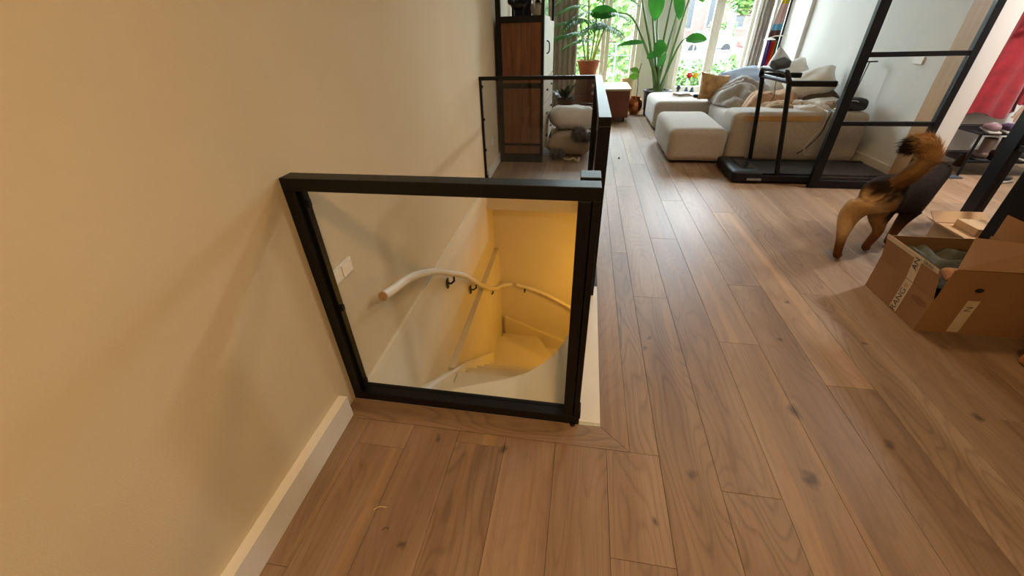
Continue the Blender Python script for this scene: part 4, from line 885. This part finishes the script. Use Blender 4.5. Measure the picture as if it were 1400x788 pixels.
def dog_mat():
    m = bpy.data.materials.new('dog_fur'); m.use_nodes = True; nt = m.node_tree; N = nt.nodes.new; L = nt.links.new; b = nt.nodes['Principled BSDF']; b.inputs['Roughness'].default_value = .85; b.inputs['Specular IOR Level'].default_value = .08
    at = N('ShaderNodeVertexColor'); at.layer_name = 'patch'
    n = N('ShaderNodeTexNoise'); n.inputs['Scale'].default_value = 60; n.inputs['Detail'].default_value = 4; tc = N('ShaderNodeTexCoord'); L(tc.outputs['Object'], n.inputs['Vector'])
    mx = N('ShaderNodeMix'); mx.data_type = 'RGBA'; mx.blend_type = 'MULTIPLY'; mx.inputs[0].default_value = .5; L(at.outputs['Color'], mx.inputs[6])
    r = N('ShaderNodeValToRGB'); r.color_ramp.elements[0].color = (.55, .52, .5, 1); r.color_ramp.elements[1].color = (1.15, 1.12, 1.1, 1); L(n.outputs[0], r.inputs[0]); L(r.outputs[0], mx.inputs[7])
    L(mx.outputs[2], b.inputs['Base Color'])
    bp_ = N('ShaderNodeBump'); bp_.inputs['Strength'].default_value = .5; bp_.inputs['Distance'].default_value = .006; L(n.outputs[0], bp_.inputs['Height']); L(bp_.outputs[0], b.inputs['Normal'])
    return m
DOGM = dog_mat()
dg_ = thing('dog', (1.95, 2.75, 0), 'black and tan shepherd type dog walking away with its tail curled up', 'dog')
DV = []; DE = []; DR = []
def dv(p, r, prev=None):
    DV.append(p); DR.append(r); i = len(DV)-1
    if prev is not None: DE.append((prev, i))
    return i
hx, hy = Vector((.51, .31)).normalized()
pel = dv((1.815, 2.70, .405), (.115, .12)); mid = dv((1.96, 2.79, .39), (.115, .15), pel); rib = dv((2.12, 2.88, .37), (.125, .185), mid); chs = dv((2.28, 2.97, .405), (.11, .15), rib)
nk = dv((2.37, 3.06, .45), .075, chs); hd = dv((2.43, 3.16, .43), .075, nk); mu0 = dv((2.47, 3.23, .39), .048, hd); mu = dv((2.50, 3.30, .355), .032, mu0)
rmp = dv((1.775, 2.665, .43), (.085, .09), pel)
# hind legs: hip, knee (forward), hock (back), pastern, paw
lh = dv((1.745, 2.67, .36), .095, pel); lk = dv((1.715, 2.70, .275), .066, lh); lhk = dv((1.672, 2.60, .165), .030, lk); lp = dv((1.69, 2.60, .055), .024, lhk); lpw = dv((1.705, 2.615, .022), .027, lp); lt = dv((1.735, 2.64, .018), .022, lpw)
rh = dv((1.88, 2.70, .36), .095, pel); rk_ = dv((1.915, 2.76, .275), .066, rh); rhk = dv((1.925, 2.69, .175), .030, rk_); rp = dv((1.92, 2.72, .06), .024, rhk); rpw = dv((1.935, 2.745, .024), .027, rp); rt = dv((1.965, 2.765, .02), .022, rpw)
# front legs
for (ex, ey), pts in (((2.17, 3.0), [((2.19, 3.0, .33), .06), ((2.14, 2.98, .22), .036), ((2.12, 2.97, .10), .026), ((2.10, 2.95, .045), .026), ((2.13, 2.97, .02), .024)]), ((2.3, 2.9), [((2.20, 2.88, .27), .06), ((2.15, 2.86, .18), .038), ((2.13, 2.85, .09), .027), ((2.12, 2.84, .03), .027), ((2.15, 2.86, .018), .023)])):
    q = chs
    for p, r in pts: q = dv(p, r, q)
body = skin_obj('body', DV, DE, DR, DOGM, dg_, pel)
TV = smoothpts([(1.835, 2.685, .43), (1.88, 2.69, .475), (1.945, 2.70, .54), (1.99, 2.715, .60), (2.0, 2.73, .655), (1.965, 2.735, .695), (1.91, 2.735, .70), (1.88, 2.74, .68)], 3)
tr = [.028+.013*math.sin(PI*min(1, (i/(len(TV)-1))*1.02))**.8+(.012 if i > 9 else 0) for i in range(len(TV))]; tr[-1] = .016
b = MB().tube(TV, tr, 14); tail = obj('tail', b, DOGM, dg_, smooth=True)
ear = MB()
for s_ in (-1, 1):
    o_ = Vector((2.425, 3.14, .485))+Vector((.05, -.03, 0))*s_; ear.tube([o_, o_+Vector((.008*s_, 0, .05)), o_+Vector((.012*s_, 0, .085))], [.028, .02, .003], 8)
ears = obj('ear', ear, DOGM, dg_, smooth=True)
he = MB()
for s_ in (-1, 1): he.ball(Vector((2.46, 3.215, .425))+Vector((.035, -.022, 0))*s_, .009, seg=8)
obj('eye', he, BLK, dg_, smooth=True); obj('nose', MB().ball((2.512, 3.325, .36), .016, seg=8), BLK, dg_, smooth=True)
DARK, TAN, LTAN, GREY = lin('#271c13'), lin('#7d5a38'), lin('#b3936a'), lin('#4c4038')
def mixc(a, c, t): return tuple(a[i]*(1-t)+c[i]*t for i in range(3))+(1,)
def dogcol(p, part):
    u = (p.x-1.77)*.855+(p.y-2.67)*.52; v = -(p.x-1.77)*.52+(p.y-2.67)*.855
    n_ = .03*nz(p.x*14, p.y*14, p.z*14)+.02*nz(p.x*30, p.y*30, p.z*30)
    if part == 'tail':
        i = min(range(len(TV)), key=lambda k: (TV[k]-p).length); t = i/(len(TV)-1)
        c_ = mixc(TAN, lin('#d0a870'), ease(.1, .6, t)); return mixc(c_, DARK, ease(.80, .90, t+n_))
    if part == 'ear': return DARK
    saddle = ease(.385, .43, p.z+n_*1.4+.25*ease(.10, .2, u))
    c_ = mixc(mixc(LTAN, TAN, ease(.0, .16, u+n_)), DARK, saddle)
    if u > .14: c_ = mixc(c_, mixc(DARK, GREY, .12), ease(.10, .22, u+n_))
    # paler buttocks at the rear, brown lower legs
    if u < .16: c_ = mixc(c_, LTAN, .7*ease(.23, .30, p.z)*(1-ease(.38, .43, p.z+n_))*(1-ease(-.04, .06, u)))
    if p.z < .22: c_ = mixc(lin('#6b4524'), c_, ease(.08, .22, p.z))
    return c_
def paint(o, part):
    me = o.data; ca = me.color_attributes.new('patch', 'FLOAT_COLOR', 'POINT'); off = WL[o]
    for i, v in enumerate(me.vertices): ca.data[i].color = dogcol(v.co+off, part)
def fur(o, part, n, ln, seed, name):
    rnd = random.Random(seed); me = o.data; off = WL[o]; me.calc_loop_triangles(); tris = me.loop_triangles; ar = [t.area for t in tris]
    vs_, fs_, cs_ = [], [], []
    tdir = [(TV[min(i+1, len(TV)-1)]-TV[max(i-1, 0)]).normalized() for i in range(len(TV))]
    for t in rnd.choices(tris, ar, k=n):
        a, b_ = rnd.random(), rnd.random()
        if a+b_ > 1: a, b_ = 1-a, 1-b_
        p0, p1, p2 = [me.vertices[i].co for i in t.vertices]; p = p0+(p1-p0)*a+(p2-p0)*b_; nn = t.normal; w = p+off
        if part == 'tail': fl_ = tdir[min(range(len(TV)), key=lambda k: (TV[k]-w).length)]; L_ = ln*rnd.uniform(.7, 1.4)
        else: fl_ = Vector((-.6, -.36, -.7)); L_ = ln*rnd.uniform(.6, 1.2)*(.5 if w.z < .2 else 1)
        fl_ = (fl_-nn*fl_.dot(nn)); d = (nn*(.65 if part == 'tail' else .28)+fl_).normalized(); s_ = d.cross(nn).normalized()*.0018 if d.cross(nn).length > 1e-4 else Vector((.0018, 0, 0))
        q = p+d*L_-nn*L_*.15+Vector((rnd.uniform(-1, 1), rnd.uniform(-1, 1), rnd.uniform(-1, 1)))*L_*.15
        k = len(vs_); vs_ += [p-s_-nn*.002, p+s_-nn*.002, q]; fs_.append((k, k+1, k+2)); c_ = dogcol(w, part); j_ = rnd.uniform(.75, 1.25); c_ = tuple(x*j_ for x in c_[:3])+(1,); cs_ += [c_]*3
    m2 = bpy.data.meshes.new(name); m2.from_pydata([tuple(v) for v in vs_], [], fs_); ca = m2.color_attributes.new('patch', 'FLOAT_COLOR', 'POINT')
    for i, c_ in enumerate(cs_): ca.data[i].color = c_
    m2.materials.append(DOGM); fo = bpy.data.objects.new(name, m2); COL.objects.link(fo); fo.parent = dg_; WL[fo] = off; fo['kind'] = 'stuff'
for o_, part in ((body, 'body'), (tail, 'tail'), (ears, 'ear')): paint(o_, part)
fur(body, 'body', 9000, .022, 1, 'coat_fur'); fur(tail, 'tail', 6000, .046, 2, 'tail_fur')

# small litter on the boards
LIT = mat('crumb', '#c9b48a', None, .8)
obj('wood_shaving', MB().tube(smoothpts([(-.60, .60, .003), (-.585, .613, .004), (-.56, .615, .003)], 4), .0016, 5), LIT, label='thin pale shaving on the boards near the left baseboard', cat='shaving')
obj('wood_shaving', MB().tube(smoothpts([(-.545, .545, .003), (-.535, .555, .004), (-.525, .553, .003)], 3), .0014, 5), mat('crumb_dark', '#5a3c22', None, .8), label='short dark shaving on the boards left of centre', cat='shaving')
obj('crumb', MB().ball((.44, 4.95, .008), .014, (1, 1.4, .6), 8), BLACKP, label='small dark crumb on the boards beside the balustrade', cat='crumb')

# ------------------------------------------------------------------ outside
GRASS = mat('grass', '#5d8a3a', '#7da04f', .9, 1.2)
struct('ground_outside', MB().box(-40, 8.85, -.9, 60, 90, -.5), mat('pale_paving', '#45423e', '#4e4b47', .9, .5))
rg = thing('balcony_railing', (1.2, 8.98, -.4), 'thin metal balcony railing outside the french windows', 'railing')
for z in (1.06, .87, .2): obj('rail', MB().tube([(-.9, 8.98, z), (3.2, 8.98, z)], .011 if z > 1 else .007, 6), mat('rail_grey', '#6d7478', None, .5), rg)
for x_ in (-.88, .5, 1.9, 3.18): obj('post', MB().tube([(x_, 8.98, -.5), (x_, 8.98, 1.06)], .012, 6), mat('rail_grey', '#6d7478', None, .5), rg)
def foliage(c, rx, ry, rz, n, size, seed, m, par, name='foliage'):
    rnd = random.Random(seed); vs_, fs_ = [], []
    off = WL[par]
    for i in range(n):
        d = Vector((rnd.gauss(0, 1), rnd.gauss(0, 1), rnd.gauss(0, 1))).normalized()*(rnd.random()**.35); lump = 1+.25*nz(d.x*3+seed, d.y*3, d.z*3)
        p = Vector((c[0]+d.x*rx*lump, c[1]+d.y*ry*lump, c[2]+d.z*rz*lump))-off
        a = Vector((rnd.gauss(0, 1), rnd.gauss(0, 1), rnd.gauss(0, .6))).normalized(); s_ = a.orthogonal().normalized(); L_ = size*rnd.uniform(.6, 1.3); k = len(vs_)
        vs_ += [p-a*L_*.5, p+s_*L_*.3, p+a*L_*.5, p-s_*L_*.3]; fs_.append((k, k+1, k+2, k+3))
    me = bpy.data.meshes.new(name); me.from_pydata([tuple(v) for v in vs_], [], fs_); me.materials.append(m)
    o = bpy.data.objects.new(name, me); COL.objects.link(o); o.parent = par; WL[o] = off; o['kind'] = 'stuff'; return o
TL = [mat('tree_leaf_bright', '#32500f', '#466318', .6, 2), mat('tree_leaf', '#2a4513', '#3a571b', .6, 2), mat('hedge_leaf', '#335018', '#456524', .6, 2)]
BARK = mat('bark', '#6b5a48', '#7d6c58', .9, 8)
def tree(x, y, zc, r, rz, n, size, seed, m, label, zb=-.5):
    t = thing('tree', (x, y, zb), label, 'tree', 'trees outside the windows')
    tr_ = obj('trunk', MB().tube(smoothpts([(x, y, zb), (x+.1, y, zc*.5), (x-.05, y, zc)], 4), [.16, .15, .14, .13, .12, .11, .10, .09, .08], 8), BARK, t, smooth=True)
    rnd = random.Random(seed)
    for k in range(4):
        a = rnd.uniform(0, 6.28); obj('branch', MB().tube(smoothpts([(x, y, zc*.5+.15*k), (x+r*.4*math.cos(a), y+r*.4*math.sin(a), zc*.8), (x+r*.8*math.cos(a), y+r*.8*math.sin(a), zc+rz*.3)], 4), [.05-.004*q for q in range(9)], 6), BARK, t, smooth=True)
    foliage((x, y, zc), r, r*.8, rz, n, size, seed, m, t)
tree(.15, 13.5, 1.4, 2.2, 2.6, 5200, .20, 11, TL[0], 'bright green leafy tree close outside the left french window')
tree(-1.6, 17, 1.6, 2.8, 3.2, 3200, .28, 12, TL[1], 'darker green tree behind the left window curtain')
tree(1.4, 19, 2.2, 1.3, 3.0, 1800, .24, 13, TL[1], 'narrow tree outside between the two french windows')
tree(11.2, 36, 3.6, 2.2, 2.0, 2200, .4, 14, TL[2], 'round tree across the street at the right window edge', -.5)
def hedge(x0, x1, y, z0, z1, label, seed):
    t = thing('hedge', ((x0+x1)/2, y, -.5), label, 'hedge', 'hedges outside')
    obj('stems', MB().box(x0+.1, y-.2, -.5, x1-.1, y+.2, z0+(z1-z0)*.6), mat('hedge_core', '#3d5a26', None, .9), t)
    foliage(((x0+x1)/2, y, (z0+z1)/2), (x1-x0)/2*1.1, .7, (z1-z0)*.62, 2600, .16, seed, TL[2], t)
hedge(2.2, 5.0, 13.0, -.3, .55, 'near light green hedge along the bank outside the right window', 21)
hedge(4.0, 8.5, 19.0, -.4, .35, 'farther hedge beside the water outside', 22)
BR = mat('pink_brick', '#4d3630', '#573e37', .9, .6)
bd = thing('building', (12, 47, -.5), 'pinkish brick house across the street with dark windows', 'building')
obj('wall', MB().box(5.5, 46, -.5, 22, 52, 9), BR, bd)
for x_ in (8.1, 10.3, 12.6, 15.0):
    for z0, z1 in ((.9, 3.4), (4.6, 7)):
        f_ = obj('window', MB().box(x_, 45.93, z0, x_+1.15, 46.02, z1), PAINT_W, bd); obj('pane', MB().box(x_+.12, 45.9, z0+.15, x_+1.03, 45.94, z1-.15), mat('street_pane', '#161a1e', None, .6), f_)
gy = thing('awning', (12.7, 41, -.5), 'dark slatted kiosk screen across the street', 'screen')
obj('post', MB().box(11.0, 41, -.5, 11.5, 41.3, 3.6), mat('screen_grey', '#4c5058', None, .7), gy)
for k in range(5): obj('slat', MB().box(11.5, 41, 1.9+.3*k, 14.5, 41.1, 2.1+.3*k), mat('slat_brown', '#7a5640', '#8a6650', .8, 3), gy)
obj('backing', MB().box(11.5, 41.12, 1.8, 14.5, 41.2, 3.4), mat('screen_dark', '#33302e', None, .8), gy)
def car(x, y, col, label):
    t = thing('car', (x, y, -.5), label, 'car', 'parked cars')
    obj('body', MB().rbox((x, y, .1), (3.8, 1.6, .7), .2, 10).rbox((x, y, .6), (2.1, 1.4, .7), .25, 10), mat('car'+col, col, None, .3), t, smooth=True)
    for dx in (-1.2, 1.2): obj('wheel', MB().tube([(x+dx, y-.82, -.2), (x+dx, y-.62, -.2)], .3, 14), BLACKP, t)
car(13.2, 38, '#a05048', 'dull red car parked across the street'); car(9.0, 38, '#8e979c', 'silver car parked across the street')
for i, (x_, lb) in enumerate(((10.6, 'left one of the bushes before the brick house'), (11.6, 'right one of the bushes before the brick house'))):
    t = thing('bush', (x_, 43, -.5), lb, 'bush', 'bushes before the brick house'); obj('stem', MB().tube([(x_, 43, -.5), (x_, 43, .6)], .06, 6), BARK, t); foliage((x_, 43, .7), .7, .6, 1.2, 900, .22, 31+i, TL[2], t)
obj('canal_water', MB().box(-30, 20.5, -.52, 50, 26, -.49), mat('water', '#2a3326', '#353e30', .08, 1), kind='structure')
obj('quay', MB().box(-30, 26, -.5, 50, 34, -.2), mat('quay_stone', '#4a4742', '#53504a', .9, .5), kind='structure')
